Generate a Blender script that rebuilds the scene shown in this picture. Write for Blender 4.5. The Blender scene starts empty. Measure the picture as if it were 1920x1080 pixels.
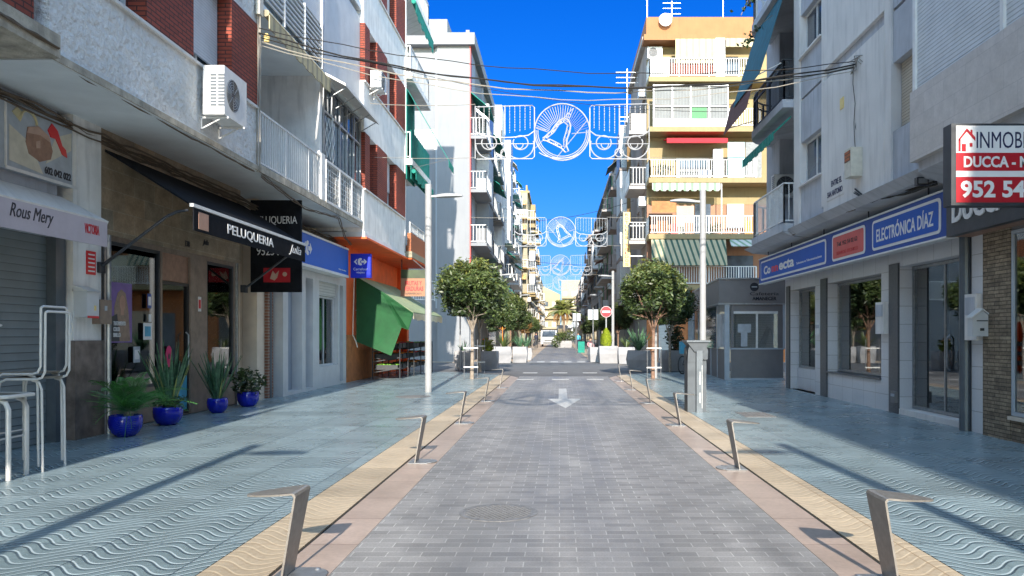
import bpy, math, random
from mathutils import Vector, Matrix
R = math.radians
random.seed(7)
SC = bpy.context.scene
COL = SC.collection

# ---------------------------------------------------------------- camera
cam = bpy.data.cameras.new("camera")
camo = bpy.data.objects.new("camera", cam); COL.objects.link(camo)
camo.location = (0, 0, 1.5); camo.rotation_euler = (R(90), 0, 0)
cam.sensor_width = 36; cam.lens = 36*1480/1920
cam.shift_x = -89/1920; cam.shift_y = 88/1920
cam.clip_start = .05; cam.clip_end = 3000
SC.camera = camo
# ---------------------------------------------------------------- sky, sun
world = bpy.data.worlds.new("World"); SC.world = world; world.use_nodes = True
wn = world.node_tree
for n in list(wn.nodes): wn.nodes.remove(n)
sky = wn.nodes.new('ShaderNodeTexSky'); sky.sky_type = 'NISHITA'; sky.sun_disc = False
sky.sun_elevation = R(23.5); sky.sun_rotation = R(177.6)
sky.air_density = 1.0; sky.dust_density = 0.0; sky.ozone_density = 4.0; sky.altitude = 0
hs = wn.nodes.new('ShaderNodeHueSaturation'); hs.inputs['Saturation'].default_value = 1.0
hs.inputs['Hue'].default_value = .5; hs.inputs['Value'].default_value = 1.0
bg = wn.nodes.new('ShaderNodeBackground'); bg.inputs['Strength'].default_value = 0.15
wo = wn.nodes.new('ShaderNodeOutputWorld')
# sky tint by direction: deepened blue ahead, boosted warm fill overhead and behind
tc = wn.nodes.new('ShaderNodeTexCoord'); sx = wn.nodes.new('ShaderNodeSeparateXYZ'); wn.links.new(tc.outputs['Generated'], sx.inputs[0])
rz = wn.nodes.new('ShaderNodeValToRGB'); wn.links.new(sx.outputs[2], rz.inputs[0]); e_ = rz.color_ramp.elements
for _ in range(4): e_.new(.5)
for i_, (p_, c_) in enumerate(((0.0, (.11, .155, .24)), (.087, (.044, .095, .185)), (.24, (.010, .098, .243)), (.41, (.003, .088, .252)), (.48, (.5, .5, .5)), (.56, (1.32, 1.10, .84)))): e_[i_].position = p_; e_[i_].color = (*c_, 1)
ry = wn.nodes.new('ShaderNodeMapRange'); ry.interpolation_type = 'SMOOTHSTEP'; wn.links.new(sx.outputs[1], ry.inputs[0]); ry.inputs[1].default_value = .25; ry.inputs[2].default_value = .75
mx_ = wn.nodes.new('ShaderNodeMix'); mx_.data_type = 'RGBA'; wn.links.new(ry.outputs[0], mx_.inputs[0]); mx_.inputs[6].default_value = (1.32, 1.10, .84, 1); wn.links.new(rz.outputs[0], mx_.inputs[7])
mu_ = wn.nodes.new('ShaderNodeMix'); mu_.data_type = 'RGBA'; mu_.blend_type = 'MULTIPLY'; mu_.inputs[0].default_value = 1; wn.links.new(sky.outputs[0], mu_.inputs[6]); wn.links.new(mx_.outputs[2], mu_.inputs[7])
wn.links.new(mu_.outputs[2], hs.inputs['Color']); wn.links.new(hs.outputs[0], bg.inputs['Color'])
wn.links.new(bg.outputs[0], wo.inputs[0])
sun = bpy.data.lights.new("sun", 'SUN'); sun.energy = 2.0; sun.angle = R(.5); sun.color = (1, .91, .79)
suno = bpy.data.objects.new("sun", sun); COL.objects.link(suno)
SUN_D = Vector((-.042, 1, -.435))
suno.rotation_euler = SUN_D.to_track_quat('-Z', 'Y').to_euler(); suno.location = (3, -30, 30)
SC.view_settings.view_transform = 'Standard'; SC.view_settings.look = 'None'
SC.view_settings.exposure = 2.3; SC.view_settings.gamma = 1

# ---------------------------------------------------------------- materials
M = {}
class NT:
    def __init__(s, name):
        s.m = bpy.data.materials.new(name); s.m.use_nodes = True; s.t = s.m.node_tree
        s.b = s.t.nodes['Principled BSDF']; s.out = s.t.nodes['Material Output']; M[name] = s.m
        s._pos = None
    def n(s, k, **kw):
        n = s.t.nodes.new(k)
        for a, v in kw.items(): setattr(n, a, v)
        return n
    def l(s, a, b): s.t.links.new(a, b)
    def val(s, x, sock):
        if hasattr(x, 'is_output') or hasattr(x, 'links'): s.l(x, sock)
        else: sock.default_value = x
    def ma(s, op, a, b=0, c=None):
        n = s.n('ShaderNodeMath', operation=op); s.val(a, n.inputs[0]); s.val(b, n.inputs[1])
        if c is not None: s.val(c, n.inputs[2])
        return n.outputs[0]
    def pos(s):
        if s._pos is None:
            s._pos = s.n('ShaderNodeTexCoord').outputs['Object'] if OBJ else s.n('ShaderNodeNewGeometry').outputs['Position']
        return s._pos
    def xyz(s):
        n = s.n('ShaderNodeSeparateXYZ'); s.l(s.pos(), n.inputs[0]); return n.outputs
    def uv(s, kind):
        if kind == 'xyz': return s.pos()
        x = s.xyz(); c = s.n('ShaderNodeCombineXYZ')
        if kind == 'wall': s.l(s.ma('ADD', x[0], x[1]), c.inputs[0]); s.l(x[2], c.inputs[1])
        if kind == 'ground': s.l(x[0], c.inputs[0]); s.l(x[1], c.inputs[1])
        if kind == 'streak':
            s.l(s.ma('MULTIPLY', s.ma('ADD', x[0], x[1]), 3.0), c.inputs[0]); s.l(s.ma('MULTIPLY', x[2], .35), c.inputs[1])
        return c.outputs[0]
    def noise(s, scale, kind='xyz', detail=4, rough=.55):
        n = s.n('ShaderNodeTexNoise'); n.inputs['Scale'].default_value = scale; n.inputs['Detail'].default_value = detail
        n.inputs['Roughness'].default_value = rough; s.l(s.uv(kind), n.inputs['Vector']); return n.outputs[0]
    def ramp(s, f, stops):
        n = s.n('ShaderNodeValToRGB'); s.l(f, n.inputs[0]); e = n.color_ramp.elements
        while len(e) < len(stops): e.new(.5)
        for i, (p, c) in enumerate(stops):
            e[i].position = p; e[i].color = (c, c, c, 1) if isinstance(c, (int, float)) else (*c, 1)
        return n.outputs[0]
    def mix(s, f, a, b, mode='MIX'):
        n = s.n('ShaderNodeMix', data_type='RGBA', blend_type=mode)
        s.val(f, n.inputs[0])
        for v, k in ((a, 6), (b, 7)):
            if isinstance(v, tuple): n.inputs[k].default_value = (*v, 1)
            else: s.l(v, n.inputs[k])
        return n.outputs[2]
    def bump(s, h, strength=.3, dist=.01):
        n = s.n('ShaderNodeBump'); n.inputs['Strength'].default_value = strength; n.inputs['Distance'].default_value = dist
        s.l(h, n.inputs['Height']); s.l(n.outputs[0], s.b.inputs['Normal'])
    def col(s, c):
        if isinstance(c, tuple): s.b.inputs['Base Color'].default_value = (*c, 1)
        else: s.l(c, s.b.inputs['Base Color'])
    def rough(s, r, metal=0, spec=.5):
        s.val(r, s.b.inputs['Roughness']); s.b.inputs['Metallic'].default_value = metal
        s.b.inputs['Specular IOR Level'].default_value = spec
OBJ = False
def plain(name, c, rough=.6, metal=0, ns=6, amt=.12, bump=0, streak=0, spec=.4, bs=40):
    """paint, plaster, metal: slow mottling, optional rain streaks and grain"""
    t = NT(name)
    lo = tuple(x*(1-amt) for x in c); hi = tuple(min(1, x*(1+amt)) for x in c)
    k = t.mix(t.ramp(t.noise(ns), [(.3, 0.0), (.7, 1.0)]), lo, hi)
    if streak:
        f = t.ramp(t.noise(2.2, 'streak', 5), [(.5, 0.0), (.78, streak)])
        k = t.mix(f, k, tuple(x*.45 for x in c))
    t.col(k); t.rough(rough, metal, spec)
    if bump: t.bump(t.noise(bs, detail=5), bump, .02)
    return t.m
def brick(name, c1, c2, mortar, w, h, ms, kind='wall', rough=.7, off=.5, amt=.3, big=1.0, bump=.5, spec=.4):
    t = NT(name); n = t.n('ShaderNodeTexBrick'); n.offset = off
    n.inputs['Scale'].default_value = 1; n.inputs['Brick Width'].default_value = w; n.inputs['Row Height'].default_value = h
    n.inputs['Mortar Size'].default_value = ms; n.inputs['Mortar Smooth'].default_value = .15
    n.inputs['Color1'].default_value = (*c1, 1); n.inputs['Color2'].default_value = (*c2, 1); n.inputs['Mortar'].default_value = (*mortar, 1)
    t.l(t.uv(kind), n.inputs['Vector'])
    k = t.mix(amt, n.outputs['Color'], t.ramp(t.noise(big, kind), [(.3, .25), (.7, 1.0)]), 'MULTIPLY')
    k = t.mix(amt*.7, k, t.ramp(t.noise(25, kind), [(.3, .3), (.7, 1.0)]), 'MULTIPLY')
    t.col(k); t.rough(rough, 0, spec)
    t.bump(t.ma('SUBTRACT', 1.0, n.outputs['Fac']), bump, .006)
    return t.m
def slats(name, c, step, depth=.45, axis='z', rough=.5, duty=.25):
    t = NT(name); x = t.xyz()
    u = x[2] if axis == 'z' else t.ma('ADD', x[0], x[1])
    f = t.ma('FRACT', t.ma('DIVIDE', u, step))
    g = t.ramp(f, [(0.0, 0.0), (duty, 1.0), (1.0, .82)])
    d = t.mix(1.0, t.mix(g, tuple(v*(1-depth) for v in c), c), t.ramp(t.noise(3), [(.3, .85), (.7, 1.0)]), 'MULTIPLY')
    t.col(d); t.rough(rough); t.bump(g, .6, .012); return t.m
def stripes(name, c1, c2, w, duty=.5, rough=.8):
    t = NT(name); x = t.xyz()
    f = t.ma('FRACT', t.ma('DIVIDE', t.ma('ADD', x[0], x[1]), w))
    k = t.mix(t.ramp(f, [(duty-.02, 0.0), (duty+.02, 1.0)]), c1, c2)
    k = t.mix(.5, k, t.ramp(t.noise(4), [(.3, .7), (.7, 1.0)]), 'MULTIPLY')
    t.col(k); t.rough(rough); return t.m

plain('white_plaster', (0.779, 0.767, 0.743), .85, ns=2.5, amt=.1, bump=.5, streak=0.57, bs=14)
t = plain('rough_stucco', (.78, .77, .75), .9, ns=2, amt=.12, bump=1.0, streak=.3, bs=11)
for n in t.node_tree.nodes:
    if n.type == 'BUMP': n.inputs['Distance'].default_value = .10
plain('soffit_white', (0.702, 0.743, 0.756), .8, ns=1.2, amt=.1, streak=0, bump=.1)
plain('slab_edge', (.42, .38, .31), .9, ns=5, amt=.35, bump=.6, streak=.5)
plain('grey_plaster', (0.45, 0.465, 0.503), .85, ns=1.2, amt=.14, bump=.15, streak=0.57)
plain('light_plaster', (.72, .69, .66), .85, ns=1.2, amt=.08, bump=.12, streak=0.38)
plain('orange_paint', (.80, .13, .025), .6, ns=3, amt=.12, streak=.15, bump=.1)
plain('terracotta_paint', (.42, .15, .05), .7, ns=4, amt=.25, streak=.3, bump=.15)
plain('white_paint', (.55, .56, .57), .45, ns=4, amt=.06)
plain('white_metal', (0.702, 0.702, 0.684), .4, ns=8, amt=.08)
plain('cream_metal', (0.62, 0.58, 0.48), .5, ns=8, amt=.12, streak=.2)
plain('dark_metal', (.035, .04, .048), .45, ns=8, amt=.2)
plain('black_metal', (.018, .018, .02), .45, ns=8, amt=.2)
plain('grey_metal', (.11, .13, .15), .4, ns=6, amt=.12, metal=.3)
plain('galvanised', (0.336, 0.352, 0.368), .38, ns=14, amt=.18, metal=.7)
plain('pole_paint', (.32, .33, .34), .35, ns=6, amt=.06)
plain('bin_paint', (.075, .09, .105), .6, ns=6, amt=.15, metal=0, streak=.2)
plain('cable_black', (.02, .018, .016), .6)
plain('cable_white', (.30, .28, .24), .6)
plain('cable_brown', (.12, .085, .055), .7)
plain('dark_granite', (.085, .09, .10), .35, ns=60, amt=.5)
plain('column_marble', (.15, .12, .105), .45, ns=5, amt=.5, streak=.2)
plain('dark_brown_tile', (.22, .165, .13), .4, ns=6, amt=.25)
plain('beige_stone', (0.504, 0.396, 0.288), .6, ns=3, amt=.12)
plain('light_beige_stone', (0.66, 0.564, 0.456), .6, ns=3, amt=.1)
plain('black_fabric', (.012, .013, .016), .9, ns=5, amt=.3, spec=.1, bump=.5, bs=2.2)
plain('blue_sign', (.012, .12, .55), .6, ns=1, amt=.05, spec=.5)
plain('blue_box_sign', (.003, .02, .50), .55, ns=1, amt=.05)
plain('blue_band_dark', (.02, .07, .32), .6, ns=2, amt=.06)
plain('blue_panel', (.010, .095, .46), .6, ns=2, amt=.05)
plain('red_panel', (.62, .10, .09), .5, ns=3, amt=.1)
plain('red_sign', (.42, .008, .02), .4, ns=3, amt=.06)
plain('red_bright', (.62, .01, .02), .4, ns=3, amt=.05)
plain('text_white', (0.72, 0.72, 0.72), .5, amt=.03)
plain('text_dark', (.02, .022, .03), .5)
plain('text_navy', (.012, .018, .07), .5)
plain('text_red', (.5, .02, .03), .5)
plain('green_fabric', (.008, .075, .022), .75, ns=3, amt=.15, bump=.5, bs=2.2)
plain('teal_fabric', (.008, .22, .17), .75, ns=5, amt=.2, bump=.5, bs=2.2)
plain('blue_teal_fabric', (.014, .12, .16), .75, ns=5, amt=.2, bump=.5, bs=2.2)
plain('cream_fabric', (.62, .58, .42), .8, ns=4, amt=.12, bump=.5, bs=2.2)
plain('pale_green_fabric', (0.294, 0.364, 0.21), .8, ns=4, amt=.15, bump=.5, bs=2.2)
plain('taupe_awning', (0.486, 0.419, 0.446), .8, ns=5, amt=.06, bump=.5, bs=2.2)
plain('red_fabric', (.55, .02, .03), .8, ns=5, amt=.1)
plain('pot_blue', (.004, .012, .38), .14, ns=3, amt=.2, spec=.7)
plain('planter_white', (.30, .30, .31), .8, ns=4, amt=.08, bump=.2)
plain('soil', (.05, .035, .025), .95, ns=30, amt=.4)
plain('trunk_grey', (.26, .22, .18), .85, ns=12, amt=.3, bump=.5)
plain('trunk_red', (.22, .135, .095), .85, ns=12, amt=.25, bump=.3)
plain('leaf_dark', (.024, .046, .014), .5, ns=3, amt=.5, spec=.5)
plain('leaf_mid', (.065, .095, .027), .45, ns=3, amt=.45, spec=.5)
plain('leaf_yellow', (.15, .165, .04), .5, ns=3, amt=.3, spec=.5)
plain('leaf_brown', (.20, .10, .03), .7, ns=3, amt=.35)
plain('leaf_lime', (.22, .28, .015), .6, ns=9, amt=.3)
plain('leaf_snake', (.06, .14, .07), .45, ns=18, amt=.6, spec=.5)
plain('leaf_edge', (.40, .40, .13), .5, amt=.2)
plain('leaf_cycad', (.05, .19, .035), .35, ns=6, amt=.4, spec=.6)
plain('yellow_paint', (.29, .225, .115), .8, ns=1.5, amt=.06, streak=0.23)
plain('peach_paint', (.33, .175, .11), .8, ns=1.5, amt=.07, streak=0.2)
plain('orange_parapet', (.33, .145, .062), .8, ns=1.5, amt=.07, streak=0.23)
plain('cream_paint', (.31, .28, .20), .8, ns=.5, amt=.1, streak=0.35)
plain('sand_paint', (.31, .255, .16), .8, ns=.4, amt=.12, streak=0.35)
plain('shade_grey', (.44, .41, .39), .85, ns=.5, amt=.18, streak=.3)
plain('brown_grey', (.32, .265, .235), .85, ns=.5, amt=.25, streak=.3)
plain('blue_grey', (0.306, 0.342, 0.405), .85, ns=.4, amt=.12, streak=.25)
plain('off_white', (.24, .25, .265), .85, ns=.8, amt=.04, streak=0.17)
plain('green_paint', (.10, .24, .12), .8, ns=.5, amt=.15)
plain('mustard_paint', (.70, .42, .06), .8, ns=.5, amt=.12)
plain('brown_paint', (.17, .10, .035), .7)
plain('panel_orange', (0.528, 0.088, 0.028), .6, ns=2, amt=.06)
plain('panel_glassgreen', (.26, .40, .40), .25, ns=2, amt=.08)
plain('kiosk_grey', (.19, .18, .18), .5, ns=4, amt=.06)
plain('kiosk_frame', (0.408, 0.456, 0.504), .4, ns=4, amt=.06)
plain('interior', (.16, .17, .18), .8, ns=2, amt=.3)
plain('interior_pale', (.42, .44, .46), .8, ns=2, amt=.3)
plain('interior_blue', (.04, .2, .45), .6, ns=2, amt=.2)
plain('shelf_green', (.30, .42, .04), .6)
plain('curtain', (.22, .225, .22), .85, ns=10, amt=.15)
plain('skin', (.50, .30, .22), .6); plain('pink_cloth', (.65, .35, .38), .8); plain('navy_cloth', (.02, .025, .05), .8)
plain('hair_dark', (.03, .02, .015), .7)
plain('rubber', (.02, .02, .02), .8)
plain('fruit_orange', (.75, .22, .02), .5, ns=20, amt=.2); plain('fruit_red', (.5, .03, .02), .5, ns=20, amt=.2)
plain('fruit_green', (.15, .35, .04), .5, ns=20, amt=.2)
plain('crate_dark', (.04, .045, .05), .6)
plain('poster_violet', (.17, .10, .32), .5); plain('poster_hair', (.27, .19, .14), .5, ns=14, amt=.25)
plain('poster_skin', (.42, .24, .17), .5); plain('poster_magenta', (.55, .01, .12), .5)
plain('poster_blue', (.02, .07, .30), .5); plain('poster_cyan', (.06, .33, .50), .5)
plain('bag_brown', (.33, .19, .13), .6, ns=10, amt=.2); plain('bag_light', (.50, .33, .25), .6); plain('art_tan', (.55, .48, .28), .6)
plain('art_grey', (0.39, 0.429, 0.468), .6); plain('art_beige', (.60, .56, .45), .6)
plain('paint_line', (.45, .45, .44), .7, ns=14, amt=.22)
plain('manhole_iron', (.20, .195, .19), .6, ns=20, amt=.3, metal=.3)
plain('light_rope', (.36, .37, .39), .4); plain('light_violet', (.35, .32, .68), .5)
plain('sign_yellow', (.78, .60, .22), .5); plain('asphalt', (.13, .13, .132), .85, ns=2, amt=.18, bump=.3, bs=120)
plain('concrete_ground', (.30, .29, .27), .9, ns=.6, amt=.2)
plain('tan_pavement', (.48, .38, .28), .7, ns=.7, amt=.2)

brick('red_brick', (0.392, 0.074, 0.038), (.31, .057, .03), (.09, .028, .02), .26, .068, .010, amt=.35, bump=.9)
brick('orange_brick', (.55, .17, .06), (.48, .14, .05), (.16, .08, .05), .26, .068, .010, amt=.25)
brick('old_brick', (.30, .13, .08), (.24, .09, .05), (.35, .30, .25), .24, .07, .012)
brick('white_tile', (0.725, 0.725, 0.739), (.68, .68, .70), (.42, .41, .40), .62, .34, .006, rough=.28, off=0, amt=.12, bump=.2)
brick('beige_tile', (0.65, 0.598, 0.559), (.60, .55, .51), (.50, .46, .43), .60, .30, .004, rough=.45, amt=.22, big=5, bump=.1)
brick('slate_cladding', (.52, .37, .24), (.36, .30, .22), (.55, .46, .34), .62, .31, .006, rough=.42, amt=.55, big=4, bump=.25)
brick('ledge_stone', (.52, .41, .28), (.30, .23, .16), (.14, .11, .08), .31, .055, .006, rough=.85, off=.37, amt=.7, bump=1.0, big=6)
brick('pink_paver', (.54, .42, .35), (.48, .37, .305), (.30, .21, .17), 2.4, .80, .008, 'ground', rough=.33, off=0, amt=.35, big=2.2, bump=.2)
slats('shutter_white', (0.65, 0.676, 0.702), .05, .35); slats('shutter_tan', (0.572, 0.494, 0.39), .055, .6)
slats('shutter_cream', (.36, .34, .27), .06, .3); slats('shutter_big', (0.644, 0.672, 0.7), .06, .3)
slats('roller_grey', (0.195, 0.232, 0.247), .105, .7, duty=.12)
slats('roller_pale', (0.6, 0.588, 0.552), .08, .45)
slats('corrugated', (0.66, 0.66, 0.66), .09, .3, axis='h')
slats('curtain_folds', (.22, .225, .22), .16, .35, axis='h', rough=.85)
stripes('stripe_cream', (0.525, 0.45, 0.27), (.33, .29, .20), .34, .62)
stripes('stripe_green', (.42, .37, .24), (.045, .10, .07), .30, .62)
stripes('stripe_green_white', (0.504, 0.504, 0.476), (.20, .30, .20), .40, .6)
stripes('stripe_brown', (.20, .07, .05), (.08, .03, .02), .16, .5)
stripes('stripe_redorange', (.75, .30, .08), (.72, .55, .25), .4, .5)

# grey pavers of the roadway
t = NT('road_pavers'); n = t.n('ShaderNodeTexBrick'); n.offset = .5
for a, v in (('Scale', 1), ('Brick Width', .235), ('Row Height', .118), ('Mortar Size', .0045), ('Mortar Smooth', .2), ('Bias', 0)): n.inputs[a].default_value = v
n.inputs['Color1'].default_value = (.245, .238, .23, 1); n.inputs['Color2'].default_value = (.35, .34, .33, 1); n.inputs['Mortar'].default_value = (.47, .46, .44, 1)
t.l(t.uv('ground'), n.inputs['Vector'])
x = t.xyz(); c = t.n('ShaderNodeCombineXYZ'); t.l(t.ma('MULTIPLY', x[0], 1.3), c.inputs[0]); t.l(t.ma('MULTIPLY', x[1], .22), c.inputs[1])
n2 = t.n('ShaderNodeTexNoise'); n2.inputs['Scale'].default_value = 1.4; n2.inputs['Detail'].default_value = 5; t.l(c.outputs[0], n2.inputs['Vector'])
dk = t.ramp(n2.outputs[0], [(.30, .62), (.62, 1.0)])
k = t.mix(1.0, n.outputs['Color'], dk, 'MULTIPLY')
far = t.ma('MINIMUM', t.ma('MULTIPLY', t.noise(3.0, 'ground', 6), 1.2), 1.0)
k = t.mix(t.ramp(far, [(.55, 0.0), (.8, .45)]), k, (.17, .165, .162))
k = t.mix(.5, k, t.ramp(t.noise(70, 'ground', 3), [(.3, .55), (.7, 1.0)]), 'MULTIPLY')
xx = t.xyz()[0]
for x0_ in (-.62, .92):
    ln = t.ramp(t.ma('ABSOLUTE', t.ma('SUBTRACT', t.ma('ADD', xx, t.ma('MULTIPLY', t.noise(.35, 'ground', 2), .3)), x0_+.15)), [(0.0, 1.0), (.28, 0.0)])
    k = t.mix(t.ma('MULTIPLY', ln, .28), k, (.15, .145, .14))
sp = t.ramp(t.noise(9, 'ground', 2), [(.73, 0.0), (.76, 1.0)]); k = t.mix(t.ma('MULTIPLY', sp, .7), k, (.04, .036, .034))
t.col(k); t.rough(t.ramp(n2.outputs[0], [(.3, .5), (.7, .7)]), 0, .45); t.bump(t.ma('SUBTRACT', 1.0, n.outputs['Fac']), .35, .004)

# wavy-ribbed pavement slabs (blue and sand coloured)
def waves(name, c, dark, light, groove=.5, gl=.35):
    t = NT(name); x = t.xyz()
    n = t.n('ShaderNodeTexBrick'); n.offset = 0
    for a, v in (('Scale', 1), ('Brick Width', .80), ('Row Height', .80), ('Mortar Size', .006), ('Mortar Smooth', .1)): n.inputs[a].default_value = v
    n.inputs['Color1'].default_value = (0, 0, 0, 1); n.inputs['Color2'].default_value = (1, 1, 1, 1)
    t.l(t.uv('ground'), n.inputs['Vector'])
    s = t.ma('MULTIPLY', t.ma('SINE', t.ma('MULTIPLY', x[0], 2*math.pi/.52)), .10)
    f = t.ma('FRACT', t.ma('DIVIDE', t.ma('ADD', x[1], s), .115))
    amp = t.ramp(t.noise(.55, 'ground', 1), [(.36, .55), (.5, 1.0)])
    g = t.ma('MULTIPLY', t.ramp(f, [(0.0, 1.0), (.17, 1.0), (.22, 0.0), (1.0, 0.0)]), amp)
    h = t.ma('MULTIPLY', t.ramp(f, [(.22, 0.0), (.26, 1.0), (.36, 1.0), (.42, 0.0)]), amp)
    k = t.mix(n.outputs['Color'], tuple(min(.9, v*1.05) for v in c), tuple(v*.74 for v in c))
    k = t.mix(.6, k, t.ramp(t.noise(1.1, 'ground', 5), [(.3, .55), (.7, 1.0)]), 'MULTIPLY')
    k = t.mix(.35, k, t.ramp(t.noise(22, 'ground', 3), [(.3, .4), (.7, 1.0)]), 'MULTIPLY')
    k = t.mix(t.ma('MULTIPLY', h, .75*groove*2 if groove < .5 else .75), k, light)  # sun and shade on the ribs painted in: pale ridges, dark grooves
    k = t.mix(t.ma('MULTIPLY', g, groove), k, dark)
    k = t.mix(t.ma('MULTIPLY', n.outputs['Fac'], .8), k, dark)
    gm = t.ramp(t.noise(6.5, 'ground', 1), [(.745, 0.0), (.76, 1.0)]); k = t.mix(t.ma('MULTIPLY', gm, .45), k, dark)
    sn = t.ramp(t.noise(.8, 'ground', 6, .7), [(.5, 0.0), (.72, 1.0)]); k = t.mix(t.ma('MULTIPLY', sn, .2), k, tuple(v*.5 for v in c))
    # pale straight joints every few slabs
    j = t.ma('FRACT', t.ma('DIVIDE', x[1], 2.4)); jj = t.ramp(j, [(0.0, 1.0), (.006, 1.0), (.009, 0.0), (1.0, 0.0)])
    k = t.mix(t.ma('MULTIPLY', jj, .6), k, light)
    t.col(k); t.rough(t.ramp(t.noise(2.0, 'ground', 4), [(.3, gl*.75), (.7, gl*1.5)]), 0, .5)
    t.bump(t.ma('SUBTRACT', h, g), .12+.15*groove, .003)
waves('blue_waves', (.31, .415, .445), (.03, .05, .075), (.60, .70, .73), .8, .27)
waves('sand_waves', (.66, .53, .37), (.27, .18, .10), (.82, .67, .46), .28, .45)

# window glass: mirror-like at grazing angles, see-through straight on
def glass(name, tint, mixv=1.45, rough=.02):
    t = NT(name); t.t.nodes.remove(t.b)
    fr = t.n('ShaderNodeFresnel'); fr.inputs[0].default_value = mixv
    tr = t.n('ShaderNodeBsdfTransparent'); tr.inputs[0].default_value = (*tint, 1)
    gl = t.n('ShaderNodeBsdfGlossy'); gl.inputs['Roughness'].default_value = rough; gl.inputs[0].default_value = (.9, .93, .95, 1)
    mx = t.n('ShaderNodeMixShader'); t.l(fr.outputs[0], mx.inputs[0]); t.l(tr.outputs[0], mx.inputs[1]); t.l(gl.outputs[0], mx.inputs[2])
    t.l(mx.outputs[0], t.out.inputs[0])
glass('glass', (.75, .80, .82), 1.9); glass('glass_green', (.72, .84, .84), 2.8)
t = NT('far_glass'); t.col(t.ramp(t.noise(.7), [(.35, (.03, .04, .05)), (.7, (.12, .15, .19))])); t.rough(.08, 0, .8)

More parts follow.
